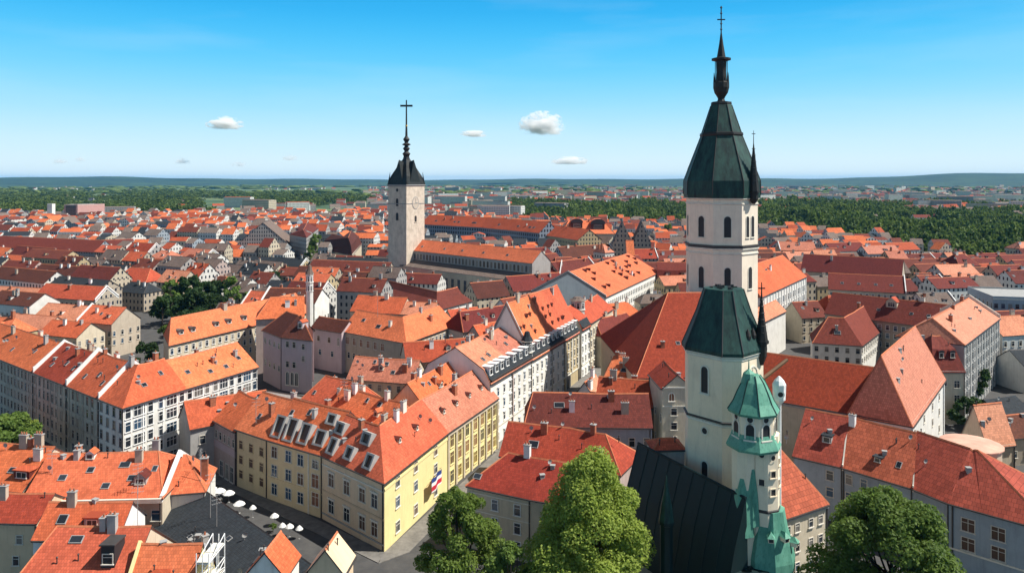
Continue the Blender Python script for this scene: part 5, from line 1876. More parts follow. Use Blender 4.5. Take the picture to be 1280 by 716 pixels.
# trees of the middle distance: four kinds, copied
def far_tree_protos():
    P = []
    for i, (R_, h, n, sz, mat) in enumerate([(5.0, 12, 1500, 1.15, 'm_leafdark'), (4.2, 14, 1300, 1.1, 'm_leafmid'), (5.8, 11, 1600, 1.2, 'm_leafdark'), (3.6, 9, 900, .95, 'm_leafmid')]):
        rng = np.random.default_rng(40 + i)
        C, RR = crown_clumps(rng, R_, 3, h - 1, 24, dome)
        V, Q = leaf_quads(rng, C, RR, n, sz, shell=.4)
        P.append((npmesh('crown', V, Q, [mat]), trunk_mesh(rng, h, .3, C, 6), R_, h))
    return P


TP = far_tree_protos()
TREES = []


def mid_tree(x, y, i, sc, label, group, name='leafy_tree'):
    cm, tm, R_, h = TP[i]
    o = link(name, None, None, (x, y, 0), (0, 0, R.uniform(0, 6.28)))
    o.scale = (sc * R.uniform(.9, 1.1), sc * R.uniform(.9, 1.1), sc * R.uniform(.9, 1.15))
    tag(o, label, 'tree', group)
    link('crown', cm, o); link('trunk', tm, o)
    TREES.append((x, y, R_ * sc))
    return o


G = 'dark trees filling the square left of the mauve house'
for k, (px, d, i, sc) in enumerate([(203, 352, 0, 1.35), (222, 362, 2, 1.4), (243, 356, 0, 1.6), (262, 360, 2, 1.5), (280, 368, 0, 1.3), (213, 392, 1, 1.3), (235, 398, 0, 1.5), (256, 402, 2, 1.45),
                                    (274, 405, 0, 1.4), (290, 402, 1, 1.2), (252, 335, 2, 1.2), (230, 330, 0, 1.2)]):
    mid_tree((px - CX) * d / F, d, i, sc, 'dark leafy tree crowded among others in the shaded square left of the mauve house', G)
mid_tree((207 - CX) * 318 / F, 318, 3, .95, 'small bright green tree at the near corner of the shaded square', 'small single trees')
mid_tree((395 - CX) * 640 / F, 640, 1, 1.7, 'dark tree beside the hall with the arched roof', 'small single trees')
mid_tree((384 - CX) * 650 / F, 650, 0, 1.8, 'wide dark tree between the grey gable and the arched-roof hall', 'small single trees')
mid_tree((1213 - CX) * 208 / F, 208, 2, .85, 'dark tree in the shaded yard at the foot of the streaked grey facade', 'small single trees')
mid_tree((1222 - CX) * 232 / F, 232, 0, .9, 'second dark tree in the shaded yard, farther up the streaked facade', 'small single trees')
mid_tree((835 - CX) * 760 / F, 760, 1, 1.9, 'pale round tree standing before the long dark wood left of the tall tower', 'small single trees')
mid_tree((152 - CX) * 250 / F, 268, 0, .95, 'dark tree behind the white gable of the grey street front', 'small single trees')
mid_tree(-47.5, 147.0, 3, .22, 'small bright green shrub in the lane among white parasols', 'small single trees', 'garden_shrub')

# ------------------------------------------------------------------ small things in the lane, on the roofs and walls
G = 'white parasols in the shaded lane'
um = []
for k, (px, d, sc) in enumerate([(262, 153.5, 1.05), (274, 150.5, .95), (286, 148, .9), (299, 146, .85), (316, 142, .5), (343, 137, .62), (353, 134.5, .5), (362, 133, .58), (374, 131.5, .5)]):
    kk = (px - CX) / F
    d = (83.6 + (k % 3) * .7) / (.77 + .63 * kk)
    x = kk * d
    lab = ['largest white parasol at the upper end of the shaded lane', 'second white parasol from the upper end of the lane', 'third white parasol from the upper end of the lane',
           'last of the four large white parasols in the lane', 'tiny white parasol between the large ones and the green shrub', 'small white parasol right beside the green shrub',
           'small white parasol second from the green shrub', 'small white parasol third from the green shrub', 'small white parasol at the lower end of the lane'][k]
    o = link('market_parasol', None, None, (x, d, 0)); tag(o, lab, 'parasol', G)
    o.scale = (sc * .78, sc * .78, .8)
    if k == 0:
        b = MB(); b.loft([45 * i for i in range(8)], [(1.85, 2.3), (1.9, 2.45), (1.0, 3.0), (.05, 3.35)], 0); pm_ = b.mesh('canopy', ['m_white'])
        b = MB(); b.tube((0, 0, -.05), (0, 0, 3.5), .05, .04, 6); b.box(-.35, .35, -.35, .35, 0, .1); pp_ = b.mesh('pole', ['m_grey'])
    link('canopy', pm_, o, (0, 0, 0), (0, 0, R.uniform(0, .7))); link('pole', pp_, o)

# striped banner on the yellow front
a0 = Vector((-24, 139)); d0 = (Vector((-4.3, 190)) - a0).normalized(); n0 = Vector((d0.y, -d0.x))
c0 = a0 + d0 * 20.2 + n0 * .75
o = link('striped_banner', None, None, (c0.x, c0.y, 1.6)); o.scale = (.75, 1, .75); tag(o, 'slanting blue, white and red striped banner hung on the yellow facade', 'banner')
ang = math.atan2(n0.x, -n0.y)
for nm, z0_, z1_, m_ in (('blue_stripe', 6.5, 7.7, 'm_flagblue'), ('white_stripe', 5.5, 6.5, 'm_flagwhite'), ('red_stripe', 4.2, 5.5, 'm_flagred'), ('white_edge', 3.8, 4.2, 'm_flagwhite')):
    b = MB(); K = 10
    for i in range(K):
        xa, xb = -2.8 + 5.6 * i / K, -2.8 + 5.6 * (i + 1) / K
        f = lambda x: (.16 * math.sin(x * 2.1), .12 * x + .1 * math.sin(x * 1.7))
        (ya, sa), (yb, sb) = f(xa), f(xb)
        for dy in (0, .05):
            b.face([(xa, ya + dy, z0_ + sa), (xb, yb + dy, z0_ + sb), (xb, yb + dy, z1_ + sb), (xa, ya + dy, z1_ + sa)], 0)
    link(nm, b.mesh(nm, [m_]), o, (0, 0, 0), (0, 0, ang))
b = MB(); b.tube((-2.9, .1, 7.5), (2.9, .1, 8.2), .05, .05, 5); b.tube((-2.6, .1, 7.5), (-2.6, .8, 7.5), .04, .04, 5); b.tube((2.6, .1, 8.1), (2.6, .8, 8.1), .04, .04, 5)
link('bracket', b.mesh('bracket', ['m_iron']), o, (0, 0, 0), (0, 0, ang))


def aerial(px, d, zb, ztop, lab):
    x = (px - CX) * d / F
    o = link('television_aerial', None, None, (x, d, zb)); tag(o, lab, 'aerial', 'thin aerial masts on the roofs')
    h = ztop - zb
    b = MB(); b.tube((0, 0, -1.5), (0, 0, h), .055, .035, 5); link('mast', b.mesh('mast', ['m_grey']), o)
    b = MB()
    for k in range(3):
        z = h - .3 - .7 * k
        b.tube((-.9, 0, z), (.9, 0, z), .025, .025, 4)
        for q in range(5):
            b.tube((-.8 + .4 * q, -.35, z), (-.8 + .4 * q, .35, z), .02, .02, 4)
    link('antenna', b.mesh('antenna', ['m_grey']), o, (0, 0, 0), (0, 0, R.uniform(0, 3)))


aerial(65, 139, 13, 19.5, 'thin mast at the gutter of the long bottom-left orange roof')
aerial(172, 118, 12, 22, 'tall dark mast behind the black box chimney')
aerial(172.5, 136, 13, 18, 'pale mast rising over the white gutter board')
aerial(251, 142, 13, 18.5, 'mast on the small orange roof beside the slate roof')
aerial(263, 134, 8.5, 17, 'slim mast standing on the black slate roof')
aerial(271, 131, 8, 14.5, 'shorter mast on the black slate roof')
aerial(320, 160, 19, 23, 'aerial over the pink-banded grey house')
aerial(472, 268, 20, 31, 'single white flue pipe mast behind the beige long house')
aerial(430, 176, 18, 23, 'aerial on the court roof behind the big dormers')
aerial(560, 200, 20, 25, 'aerial on the brown gabled court house')
# scaffold at the bottom left
o = link('scaffold', None, None, (-45.2, 111, 0)); tag(o, 'white metal scaffold cluttering the wall below the slate roof', 'scaffold')
b = MB()
for x in (-.9, 0, .9):
    for y in (-3, 0, 3):
        b.tube((x, y, 0), (x, y, 15.5), .09, .09, 5)
for z in range(2, 16, 2):
    for x in (-.9, .9):
        b.tube((x, -3, z), (x, 3, z + (1.6 if z % 4 else -1.6)), .07, .07, 5); b.tube((x, -3, z), (x, 3, z), .07, .07, 5)
    for y in (-3, 0, 3):
        b.tube((-.9, y, z), (.9, y, z), .06, .06, 5)
link('frame', b.mesh('frame', ['m_scaf']), o)
b = MB()
for z in (6, 10, 14):
    b.box(-.8, .8, -3, 3, z + .1, z + .18)
link('platform', b.mesh('platform', ['m_trim']), o)


# small fittings on the nearer roofs: vent pipes, dishes, hatches
b = MB(); b.tube((0, 0, -.4), (0, 0, .9), .09, .09, 7); b.loft([60 * i for i in range(6)], [(.16, .85), (.17, .95), (.02, 1.12)], 0); VENT = b.mesh('vent_pipe', ['m_gutter'])
b = MB(); b.tube((0, 0, -.3), (0, 0, .8), .04, .04, 6)
for i in range(10):
    a0_, a1_ = 2 * math.pi * i / 10, 2 * math.pi * (i + 1) / 10
    for r0, r1, y0, y1 in ((.0, .25, .0, -.05), (.25, .45, -.05, -.16)):
        b.face([(r0 * math.cos(a0_), y0, .95 + r0 * math.sin(a0_)), (r1 * math.cos(a0_), y1, .95 + r1 * math.sin(a0_)), (r1 * math.cos(a1_), y1, .95 + r1 * math.sin(a1_)), (r0 * math.cos(a1_), y0, .95 + r0 * math.sin(a1_))], 0)
b.tube((0, 0, .8), (0, -.4, .95), .02, .02, 4); DISH = b.mesh('satellite_dish', ['m_grey'])
b = MB(); b.box(-.4, .4, -.35, .35, -.8, .55); b.box(-.5, .5, -.45, .45, .55, .65); HATCH = b.mesh('roof_hatch', ['m_grey'])
for h in HOUSES:
    if not h.near or h.flat or h.base[1] > 250 or h.root.get('category') == 'church':
        continue
    L_h = sum((h.P[i + 1] - h.P[i]).length for i in range(len(h.P) - 1))
    for _ in range(2 + int(L_h / 6)):
        i = h.seed.randrange(len(h.P) - 1)
        q = h.rp(i, h.seed.uniform(.06, .94), h.seed.choice([h.seed.uniform(.2, .46), h.seed.uniform(.06, .9)]))
        me_, nm_ = h.seed.choice([(VENT, 'vent_pipe'), (VENT, 'vent_pipe'), (VENT, 'vent_pipe'), (DISH, 'satellite_dish'), (HATCH, 'roof_hatch')])
        link(nm_, me_, h.roof, q, (0, 0, h.seed.uniform(-.6, .6)))

# parked cars along the white row
def car_meshes(body):
    key = ('car', body)
    if key in CACHE:
        return CACHE[key]
    if body not in MATS:
        plain(body, {'m_carwhite': (.6, .6, .6), 'm_carred': (.35, .03, .03), 'm_cardark': (.03, .035, .045), 'm_carsilver': (.35, .36, .38)}[body], .3, .02)
    b = MB()
    side = [(-2.1, .3), (2.1, .3), (2.15, .75), (1.9, .92), (1.05, 1.0), (.55, 1.42), (-1.1, 1.45), (-1.75, 1.02), (-2.1, .95)]
    for sx in (-.85, .85):
        b.face([(x, sx * (.86 if z > 1.1 else 1), z) for x, z in side], 0, up=(0, sx, 0))
    n = len(side)
    for i in range(n):
        (xa, za), (xb, zb) = side[i], side[(i + 1) % n]
        f = lambda z: .85 * (.86 if z > 1.1 else 1)
        b.face([(xa, -f(za), za), (xb, -f(zb), zb), (xb, f(zb), zb), (xa, f(za), za)], 0)
    g = MB()
    for sx in (-1, 1):
        g.face([(.95, sx * .845, 1.02), (.5, sx * .745, 1.36), (-1.05, sx * .745, 1.38), (-1.6, sx * .845, 1.04)], 0)
    g.face([(1.07, -.75, 1.01), (1.07, .75, 1.01), (.59, .66, 1.39), (.59, -.66, 1.39)], 0); g.face([(-1.77, -.75, 1.05), (-1.77, .75, 1.05), (-1.15, .66, 1.43), (-1.15, -.66, 1.43)], 0)
    w = MB(); w.tube((0, -.1, 0), (0, .1, 0), .32, .32, 12, 0); w.tube((0, -.12, 0), (0, .12, 0), .17, .17, 10, 1)
    CACHE[key] = (b.mesh('body', [body]), g.mesh('glazing', ['m_glass']), w.mesh('wheel', ['m_dark', 'm_grey']))
    return CACHE[key]


G = 'cars parked along the white row'
st = Vector((-5.8, 192)); sd = (Vector((28, 269)) - st).normalized(); sn = Vector((sd.y, -sd.x))
for k, (t, body, lab) in enumerate([(27, 'm_carwhite', 'white car parked at the kerb below the red pilaster'), (33.5, 'm_cardark', 'dark car parked behind the white one in the sunny street'), (41, 'm_carred', 'red car parked along the white row'),
                                    (49, 'm_carsilver', 'silver car parked just before the dark arched gateway'), (64, 'm_cardark', 'dark car parked beyond the arched gateway'), (71, 'm_carwhite', 'white car parked farthest up the white street')]):
    p = st + sd * t + sn * 5.2
    o = link('parked_car', None, None, (p.x, p.y, 0), (0, 0, math.atan2(sd.y, sd.x))); tag(o, lab, 'car', G)
    bm_, gm_, wm_ = car_meshes(body)
    link('body', bm_, o); link('glazing', gm_, o)
    for wx in (-1.3, 1.3):
        for wy in (-.8, .8):
            link('wheel', wm_, o, (wx, wy, .32))

# ------------------------------------------------------------------ the old town filling the middle distance
FP = []
for q in FOOT:
    FP.append([Vector((p[0], p[1])) for p in q])


def inside(p, poly):
    r = False
    n = len(poly)
    for i in range(n):
        a, b_ = poly[i], poly[(i + 1) % n]
        if (a.y > p.y) != (b_.y > p.y) and p.x < (b_.x - a.x) * (p.y - a.y) / (b_.y - a.y) + a.x:
            r = not r
    return r


BB = [(min(p.x for p in q) - 2, max(p.x for p in q) + 2, min(p.y for p in q) - 2, max(p.y for p in q) + 2, q) for q in FP]


def seg_cross(a, b, c, d):
    o = lambda p, q, r: (q.x - p.x) * (r.y - p.y) - (q.y - p.y) * (r.x - p.x)
    return o(a, b, c) * o(a, b, d) < 0 and o(c, d, a) * o(c, d, b) < 0


def clear(poly):
    x0, x1 = min(p.x for p in poly), max(p.x for p in poly)
    y0, y1 = min(p.y for p in poly), max(p.y for p in poly)
    for bx0, bx1, by0, by1, q in BB:
        if x1 < bx0 or x0 > bx1 or y1 < by0 or y0 > by1:
            continue
        if any(inside(p, q) for p in poly) or any(inside(p, poly) for p in q):
            return False
        for i in range(len(poly)):
            for j in range(len(q)):
                if seg_cross(poly[i], poly[(i + 1) % len(poly)], q[j], q[(j + 1) % len(q)]):
                    return False
    for x, y, r in TREES:
        if x0 - r * .6 < x < x1 + r * .6 and y0 - r * .6 < y < y1 + r * .6:
            return False
    return True


KEEP = [  # open ground: the white street, the lane, the square
    [Vector(p) for p in ((-4, 190), (28, 269), (48, 310), (60, 340), (70, 330), (44, 262), (6, 186))],
    [Vector(p) for p in px_path([(950, 522), (1120, 522), (1110, 441), (950, 441)], 0)],
    [Vector(p) for p in ((-190, 330), (-130, 330), (-130, 410), (-190, 415))],
    [Vector(p) for p in ((-20, 100), (60, 100), (60, 260), (30, 262), (-4, 190))],
]
# woods, as ground polygons (pixel x, pixel y of the ground there)
WOODS = [px_path([(640, 283), (870, 292), (870, 261), (640, 256)], 0),
         px_path([(940, 296), (1010, 300), (1100, 318), (1180, 334), (1225, 338), (1400, 338), (1400, 262), (1180, 262), (1040, 256), (930, 258)], 0),
         px_path([(-200, 279), (60, 276), (120, 271), (270, 271), (430, 256), (480, 251), (430, 243), (-100, 238)], 0)]
WOODS = [[Vector(p) for p in q] for q in WOODS]


def open_ground(p):
    return not any(inside(p, q) for q in KEEP) and not any(inside(p, q) for q in WOODS)


MARKS = [('the stone clock tower', 505, 300), ('the tall church tower', 900, 290), ('the huge grey gable', 325, 305), ('the dark square trees', 240, 375), ('the pink slab block', 96, 270),
         ('the stone tower nave', 590, 325), ('the vast dormered roof', 760, 345), ('the long dark red roofs', 1085, 350), ('the streaked grey facade', 1215, 420), ('the blue-grey flat block', 1262, 390),
         ('the grey street front', 60, 440), ('the long orange eyebrow-dormer roof', 270, 405), ('the low rust-roofed hall', 530, 365), ('the bottom-left roofs', 110, 600), ('the palace wing', 600, 285),
         ('the pale long house', 145, 300), ('the arched-roof hall', 425, 305), ('the right-hand wood', 1150, 300), ('the long dark wood', 750, 268), ('the front copper tower', 905, 440)]
rng = random.Random(99)
CAND = []


def district(x0, x1, y0, y1, ang, pitch):
    u = Vector((math.cos(ang), math.sin(ang))); v = Vector((-u.y, u.x))
    c = Vector(((x0 + x1) / 2, (y0 + y1) / 2))
    Rr_ = math.hypot(x1 - x0, y1 - y0) / 2
    k = -int(Rr_ / pitch) - 1
    row = 0
    while k * pitch < Rr_:
        s_ = -Rr_
        dep = rng.uniform(12, 15)
        off = k * pitch + (pitch * .12 if row % 2 else -pitch * .12)
        run = 0
        jit = 0
        big = rng.random() < .3
        while s_ < Rr_:
            L_ = rng.uniform(13, 27) if not big else rng.uniform(30, 52)
            if run > 75:
                s_ += 8; run = 0; jit = rng.uniform(-.14, .14)
                dep = rng.uniform(12, 15.5)
                big = rng.random() < .3
            cc = c + u * (s_ + L_ / 2) + v * (off + rng.uniform(-.7, .7))
            if x0 <= cc.x <= x1 and y0 <= cc.y <= y1:
                CAND.append((cc, L_, dep, ang + jit + rng.uniform(-.03, .03), rng.random()))
            s_ += L_ + rng.choice([0, 0, 0, 0, .6, 3]); run += L_
        k += 1; row += 1


district(-420, -150, 225, 700, -.42, 24)
district(-150, -40, 300, 560, -.30, 24)
district(-40, 80, 300, 700, .55, 24)
district(60, 420, 240, 760, .22, 24)
district(-520, 420, 560, 1300, -.12, 26)
district(-900, -520, 620, 1250, -.2, 27)
CAND.sort(key=lambda c: c[0].y)
placed = []
INDIV, MASS = [], []
for cc, L_, D_, an, rv in CAND:
    px_, py_ = PX(cc.x, cc.y, 0)
    if not (-25 < px_ < 1305) or not open_ground(cc):
        continue
    u = Vector((math.cos(an), math.sin(an))); v = Vector((-u.y, u.x))
    poly = [cc - u * L_ / 2 - v * D_ / 2, cc + u * L_ / 2 - v * D_ / 2, cc + u * L_ / 2 + v * D_ / 2, cc - u * L_ / 2 + v * D_ / 2]
    if not clear(poly):
        # a shorter house may still fit
        L_ *= .6; D_ *= .85
        poly = [cc - u * L_ / 2 - v * D_ / 2, cc + u * L_ / 2 - v * D_ / 2, cc + u * L_ / 2 + v * D_ / 2, cc - u * L_ / 2 + v * D_ / 2]
        if not clear(poly):
            continue
    BB.append((min(p.x for p in poly), max(p.x for p in poly), min(p.y for p in poly), max(p.y for p in poly), [c_ + (p - c_) * .93 for p in poly for c_ in (cc,)]))
    (INDIV if len(INDIV) < 205 else MASS).append((cc, L_, D_, an, rv))

recs = []
for cc, L_, D_, an, rv in INDIV:
    px_, py_ = PX(cc.x, cc.y, 12)
    left = cc.x < 0
    rf = rng.choice(['t_orange', 't_bright', 't_orange', 't_red', 't_rust', 't_rust', 't_brown', 't_greybrown', 't_brown', 't_slate', 't_pink'] if left else ['t_darkred', 't_red', 't_darkred', 't_rust', 't_pink', 't_palepink', 't_brown', 't_greybrown', 't_rust'])
    if 255 < px_ < 490 and py_ > 290 and rng.random() < .7:
        rf = rng.choice(['t_slate', 't_greybrown', 't_brown', 't_greybrown', 't_rust'])  # grey and brown roofs put this quarter's shade into the tile colours
    wl = rng.choice(['cream', 'white', 'ochre', 'grey', 'rose', 'sand', 'white', 'cream'])
    e = rng.uniform(9.5, 18.5)
    if abs(px_ - 400) < 130 and py_ < 350:
        e = rng.uniform(8, 12)
    if 275 < px_ < 385 and cc.y > 330:
        e = rng.uniform(6.5, 8.5)
    hip = rng.choice([0, 0, 0, 0, .6])
    rec = dict(cc=cc, L=L_, D=D_, an=an, rf=rf, wl=wl, e=e, r=e + D_ * rng.uniform(.3, .46), hip=hip, px=px_, py=py_)
    mk = min(MARKS, key=lambda m: (m[1] - px_) ** 2 + 5 * (m[2] - py_) ** 2)
    dx, dy = px_ - mk[1], (py_ - mk[2]) * 2
    rel = ('right of' if dx > 0 else 'left of') if abs(dx) > abs(dy) else ('in front of' if dy > 0 else 'behind')
    rec['key'] = (ROOFS[rf], wl, 'hipped' if hip else 'gabled', rel, mk[0])
    rec['dist'] = math.hypot(dx, dy)
    recs.append(rec)
groups = {}
for r_ in recs:
    groups.setdefault(r_['key'], []).append(r_)
ORD = ['first', 'second', 'third', 'fourth', 'fifth', 'sixth', 'seventh']
for key, rs in groups.items():
    rs.sort(key=lambda r_: r_['dist'])
    for i, r_ in enumerate(rs):
        w_ = {'sand': 'sandy', 'rose': 'rosy'}.get(key[1], key[1])
        r_['label'] = f"{w_} house, {key[2]} {key[0]} roof, " + (f"{ORD[min(i, 6)]} " if len(rs) > 1 else "") + f"{key[3]} {key[4]}"
for r_ in recs:
    mid = r_['cc'].y < 330
    h = House('house', r_['label'], rect(r_['cc'].x, r_['cc'].y, r_['L'], r_['D'], r_['an']), r_['D'], r_['e'], r_['r'], ('w_' if mid else 'f_') + r_['wl'], r_['rf'],
              group='old town houses in the middle distance', hips=(r_['hip'], r_['hip']), near=False)
    if mid:
        h.windows(0, [z for z in (1.5, 5.0, 8.4, 11.6) if z < r_['e'] - 2.6], sp=2.9, w=1.1, h=1.8)
        h.windows('e1', [z for z in (5.0, 8.4) if z < r_['e'] - 2.6], sp=3.2, w=1.1, h=1.8)
    h.chimneys(rng.choice([1, 2, 2, 3]), (.25, .7))
    if rng.random() < .55:
        h.dormer(0, rng.uniform(.2, .8), .16, 1.5, 1.4, 2.4, rng.choice(['gable', 'flat']), 'w_' + r_['wl'], r_['rf'])
    if rng.random() < .5:
        h.skylight(0, rng.uniform(.1, .9), rng.uniform(.12, .35), 1.2, 1.3)
    if rng.random() < .22 and not r_['hip']:
        h.firewall(rng.choice([0, 1]), .8)

# far town as one mass
TOWNW = ['f_cream', 'f_white', 'f_grey', 'f_blue', 'f_white']
TOWNR = ['t_orange', 't_red', 't_darkred', 't_rust', 't_greybrown', 't_red', 't_slate']
tv, tf, tm, tuv = [], [], [], []


def mass_house(x, y, L_, D_, an, e, r_, wi, ri):
    u = (math.cos(an), math.sin(an)); v = (-u[1], u[0])
    c = [(x + u[0] * a + v[0] * b_, y + u[1] * a + v[1] * b_) for a, b_ in ((-L_ / 2, -D_ / 2), (L_ / 2, -D_ / 2), (L_ / 2, D_ / 2), (-L_ / 2, D_ / 2))]
    k = len(tv)
    tv.extend([(p[0], p[1], -.3) for p in c] + [(p[0], p[1], e) for p in c] + [((c[0][0] + c[3][0]) / 2, (c[0][1] + c[3][1]) / 2, r_), ((c[1][0] + c[2][0]) / 2, (c[1][1] + c[2][1]) / 2, r_)])
    fs = [(0, 1, 5, 4), (1, 2, 6, 5), (2, 3, 7, 6), (3, 0, 4, 7), (4, 5, 9, 8), (6, 7, 8, 9), (5, 6, 9), (7, 4, 8)]
    ls = [L_, D_, L_, D_, L_, L_, D_, D_]
    for i, (f, l) in enumerate(zip(fs, ls)):
        tf.append(tuple(k + j for j in f))
        tm.append(len(TOWNW) + ri if i in (4, 5) else wi)
        hh = e if i < 4 else D_ * .6
        tuv.extend(((0, 0), (l, 0), (l, hh), (0, hh)) if len(f) == 4 else ((0, e), (l, e), (l / 2, r_)))


for cc, L_, D_, an, rv in MASS:
    e = rng.uniform(9, 20)
    nn_ = 2 if L_ > 18 else 1
    for j in range(nn_):
        o_ = (j - (nn_ - 1) / 2) * L_ / nn_
        e = rng.uniform(9, 19)
        mass_house(cc.x + math.cos(an) * o_, cc.y + math.sin(an) * o_, L_ / nn_ * rng.uniform(.8, 1), D_ * rng.uniform(.8, 1), an + rng.choice([0, 0, 0, math.pi / 2, rng.uniform(-.3, .3)]), e, e + D_ * rng.uniform(.15, .45),
                   rng.choice([0, 1, 1, 2, 3, 4]), rng.choice([0, 0, 0, 1, 1, 2, 3, 4, 4, 4, 6]))
# suburbs out to the hills
GLADE0 = W(1222, 268, 0)
for i in range(16):
    mass_house(GLADE0[0] + rng.uniform(-95, 95), GLADE0[1] + rng.uniform(-150, 150), rng.uniform(14, 30), 12, rng.uniform(-.4, .4), 14, 20, rng.randrange(5), rng.choice([0, 1, 2, 3]))
for i in range(5200):
    y = 1150 * math.exp(rng.random() * 1.75)
    x = y * rng.uniform(-.72, .72)
    px_, py_ = PX(x, y, 0)
    p = Vector((x, y))
    if any(inside(p, q) for q in WOODS):
        if rng.random() > (.8 if math.hypot((x - GLADE0[0]) / 110, (y - GLADE0[1]) / 190) < 1 else .07):
            continue
    dens = .5 + .5 * math.sin(x * .004 + 1.3) * math.sin(y * .0027 + .5) + (.35 if px_ > 460 else -.45)
    if y > 3000:
        dens -= .15
    if rng.random() > dens:
        continue
    big = rng.random() < .1
    L_ = rng.uniform(40, 90) if big else rng.uniform(14, 30)
    D_ = rng.uniform(14, 20) if big else rng.uniform(10, 14)
    e = rng.uniform(12, 30) if big else rng.uniform(6, 14)
    mass_house(x, y, L_, D_, rng.uniform(-.6, .6), e, e + (1 if big else D_ * .4), rng.choice([0, 1, 1, 2, 1, 4]), rng.choice([1, 2, 3, 4, 4, 6, 4]))
me = bpy.data.meshes.new('distant_town')
me.from_pydata(tv, [], tf)
for m_ in TOWNW + TOWNR:
    me.materials.append(MATS[m_])
me.polygons.foreach_set('material_index', tm)
ul = me.uv_layers.new(name='UVMap')
ul.data.foreach_set('uv', [c for p in tuv for c in p])
tag(link('distant_town', me), 'mass of small red-roofed houses spreading to the hills', None, None, 'stuff')

# woods beyond the town as one mass
def ico(sub):
    import bmesh
    bm = bmesh.new()
    bmesh.ops.create_icosphere(bm, subdivisions=sub, radius=1)
    V = np.array([v.co[:] for v in bm.verts]); Q = np.array([[v.index for v in f.verts] for f in bm.faces])
    bm.free()
    return V, Q


nrg = np.random.default_rng(5)
IV, IQ = ico(2)
VAR = []
for i in range(6):
    V = IV * (1 + .22 * nrg.normal(size=(len(IV), 1)))
    V = V + .14 * nrg.normal(size=V.shape)
    VAR.append(V)


LV = []
_v1, _q1 = ico(1)
_q1q = np.concatenate([_q1, _q1[:, 2:3]], 1)
for i in range(6):
    rg = np.random.default_rng(200 + i)
    C_, R_c = crown_clumps(rg, 1.0, -.55, .75, 9, dome)
    V_, Q_ = leaf_quads(rg, C_, R_c, 210, .34, up=.5, shell=.5)
    LV.append((V_, Q_))


def wood(name, polys, spacing, rad, hgt, lab, thin=None, leafy=False):
    VS, QS = [], []
    k = 0
    for q in polys:
        x0, x1 = min(p.x for p in q), max(p.x for p in q)
        y0, y1 = min(p.y for p in q), max(p.y for p in q)
        y = y0
        while y < y1:
            sp_ = spacing * max(1, y / 1500) * 1.0
            x = max(x0, -.74 * y)
            while x < min(x1, .74 * y):
                p = Vector((x + rng.uniform(-.5, .5) * sp_, y + rng.uniform(-.5, .5) * sp_))
                if inside(p, q) and (thin is None or thin(p)):
                    q_ = .5 + .5 * math.sin(p.x * .021 + 1.7 * math.sin(p.y * .013)) * math.sin(p.y * .019 + p.x * .006)
                    r_ = rad * rng.uniform(.6, 1.3) * (.8 + .5 * q_) * max(1, y / 1800)
                    h_ = hgt * rng.uniform(.5, 1.2) * (.6 + .7 * q_)
                    sc_ = np.array([r_, r_, h_ * .55]); ps_ = np.array([p.x, p.y, h_ * .5])
                    if leafy:
                        V, Q0 = LV[rng.randrange(6)]
                        a_ = rng.uniform(0, 6.28); ca, sa = math.cos(a_), math.sin(a_)
                        V = V @ np.array([[ca, sa, 0], [-sa, ca, 0], [0, 0, 1]])
                    else:
                        V, Q0 = VAR[rng.randrange(6)], IQ
                    VS.append(V * sc_ + ps_); QS.append(Q0 + k); k += len(V)
                x += sp_
            y += sp_
    o = link(name, npmesh(name, np.concatenate(VS), np.concatenate(QS), ['m_forest']))
    return tag(o, lab, None, None, 'stuff')


GLADE = W(1222, 268, 0)
wood('dense_wood', WOODS[:2], 9.5, 7.4, 21, 'dense dark green wood along the river behind the old town', lambda p: math.hypot((p.x - GLADE[0]) / 110, (p.y - GLADE[1]) / 190) > 1 and (p.y < 860 or math.sin(p.y * .016 + 1.1 * math.sin(p.x * .007)) + .7 * math.sin(p.x * .019 + p.y * .004) > -.75), True)
wood('far_wood', WOODS[2:], 16, 11, 19, 'broad wood beyond the town on the left', lambda p: math.sin(p.x * .006 + 2) * math.sin(p.y * .0045) + .5 * math.sin(p.x * .017 + p.y * .009) > -.3, True)
BELT = [Vector(p) for p in ((-6000, 3200), (6000, 3200), (6000, 9000), (-6000, 9000))]
wood('tree_belts', [BELT], 52, 16, 16, 'belts of trees between the suburbs below the hills', lambda p: (math.sin(p.x * .0021 + 1) + math.sin(p.y * .0035) + math.sin(p.x * .0009 - p.y * .0013)) > (-.2 if p.x < 0 else .35))
# trees standing free at the wood's edge and in the town
n_ = 0
SIDE = ['at the edge of the river wood', 'by the right-hand wood', 'between the red roofs right of the tall tower']
for i in range(400):
    y = rng.uniform(330, 900); x = y * rng.uniform(-.66, .69)
    p = Vector((x, y))
    if n_ >= 26:
        break
    if any(inside(p, q) for q in WOODS):
        continue
    c4_ = [Vector((x - 4, y - 4)), Vector((x + 4, y - 4)), Vector((x + 4, y + 4)), Vector((x - 4, y + 4))]
    if not clear(c4_):
        continue
    px_, py_ = PX(x, y, 6)
    mk = min(MARKS, key=lambda m: (m[1] - px_) ** 2 + 5 * (m[2] - py_) ** 2)
    mid_tree(x, y, rng.randrange(4), rng.uniform(.7, 1.15), 'single green tree among the roofs near ' + mk[0], 'street trees among the roofs')
    n_ += 1
seen = {}
for o in list(COL.objects):
    if o.get('group') == 'street trees among the roofs':
        k = seen.get(o['label'], 0)
        seen[o['label']] = k + 1
        if k:
            o['label'] = ['', 'second', 'third', 'fourth', 'fifth', 'sixth', 'seventh', 'eighth', 'ninth'][min(k, 8)] + ' nearest ' + o['label']

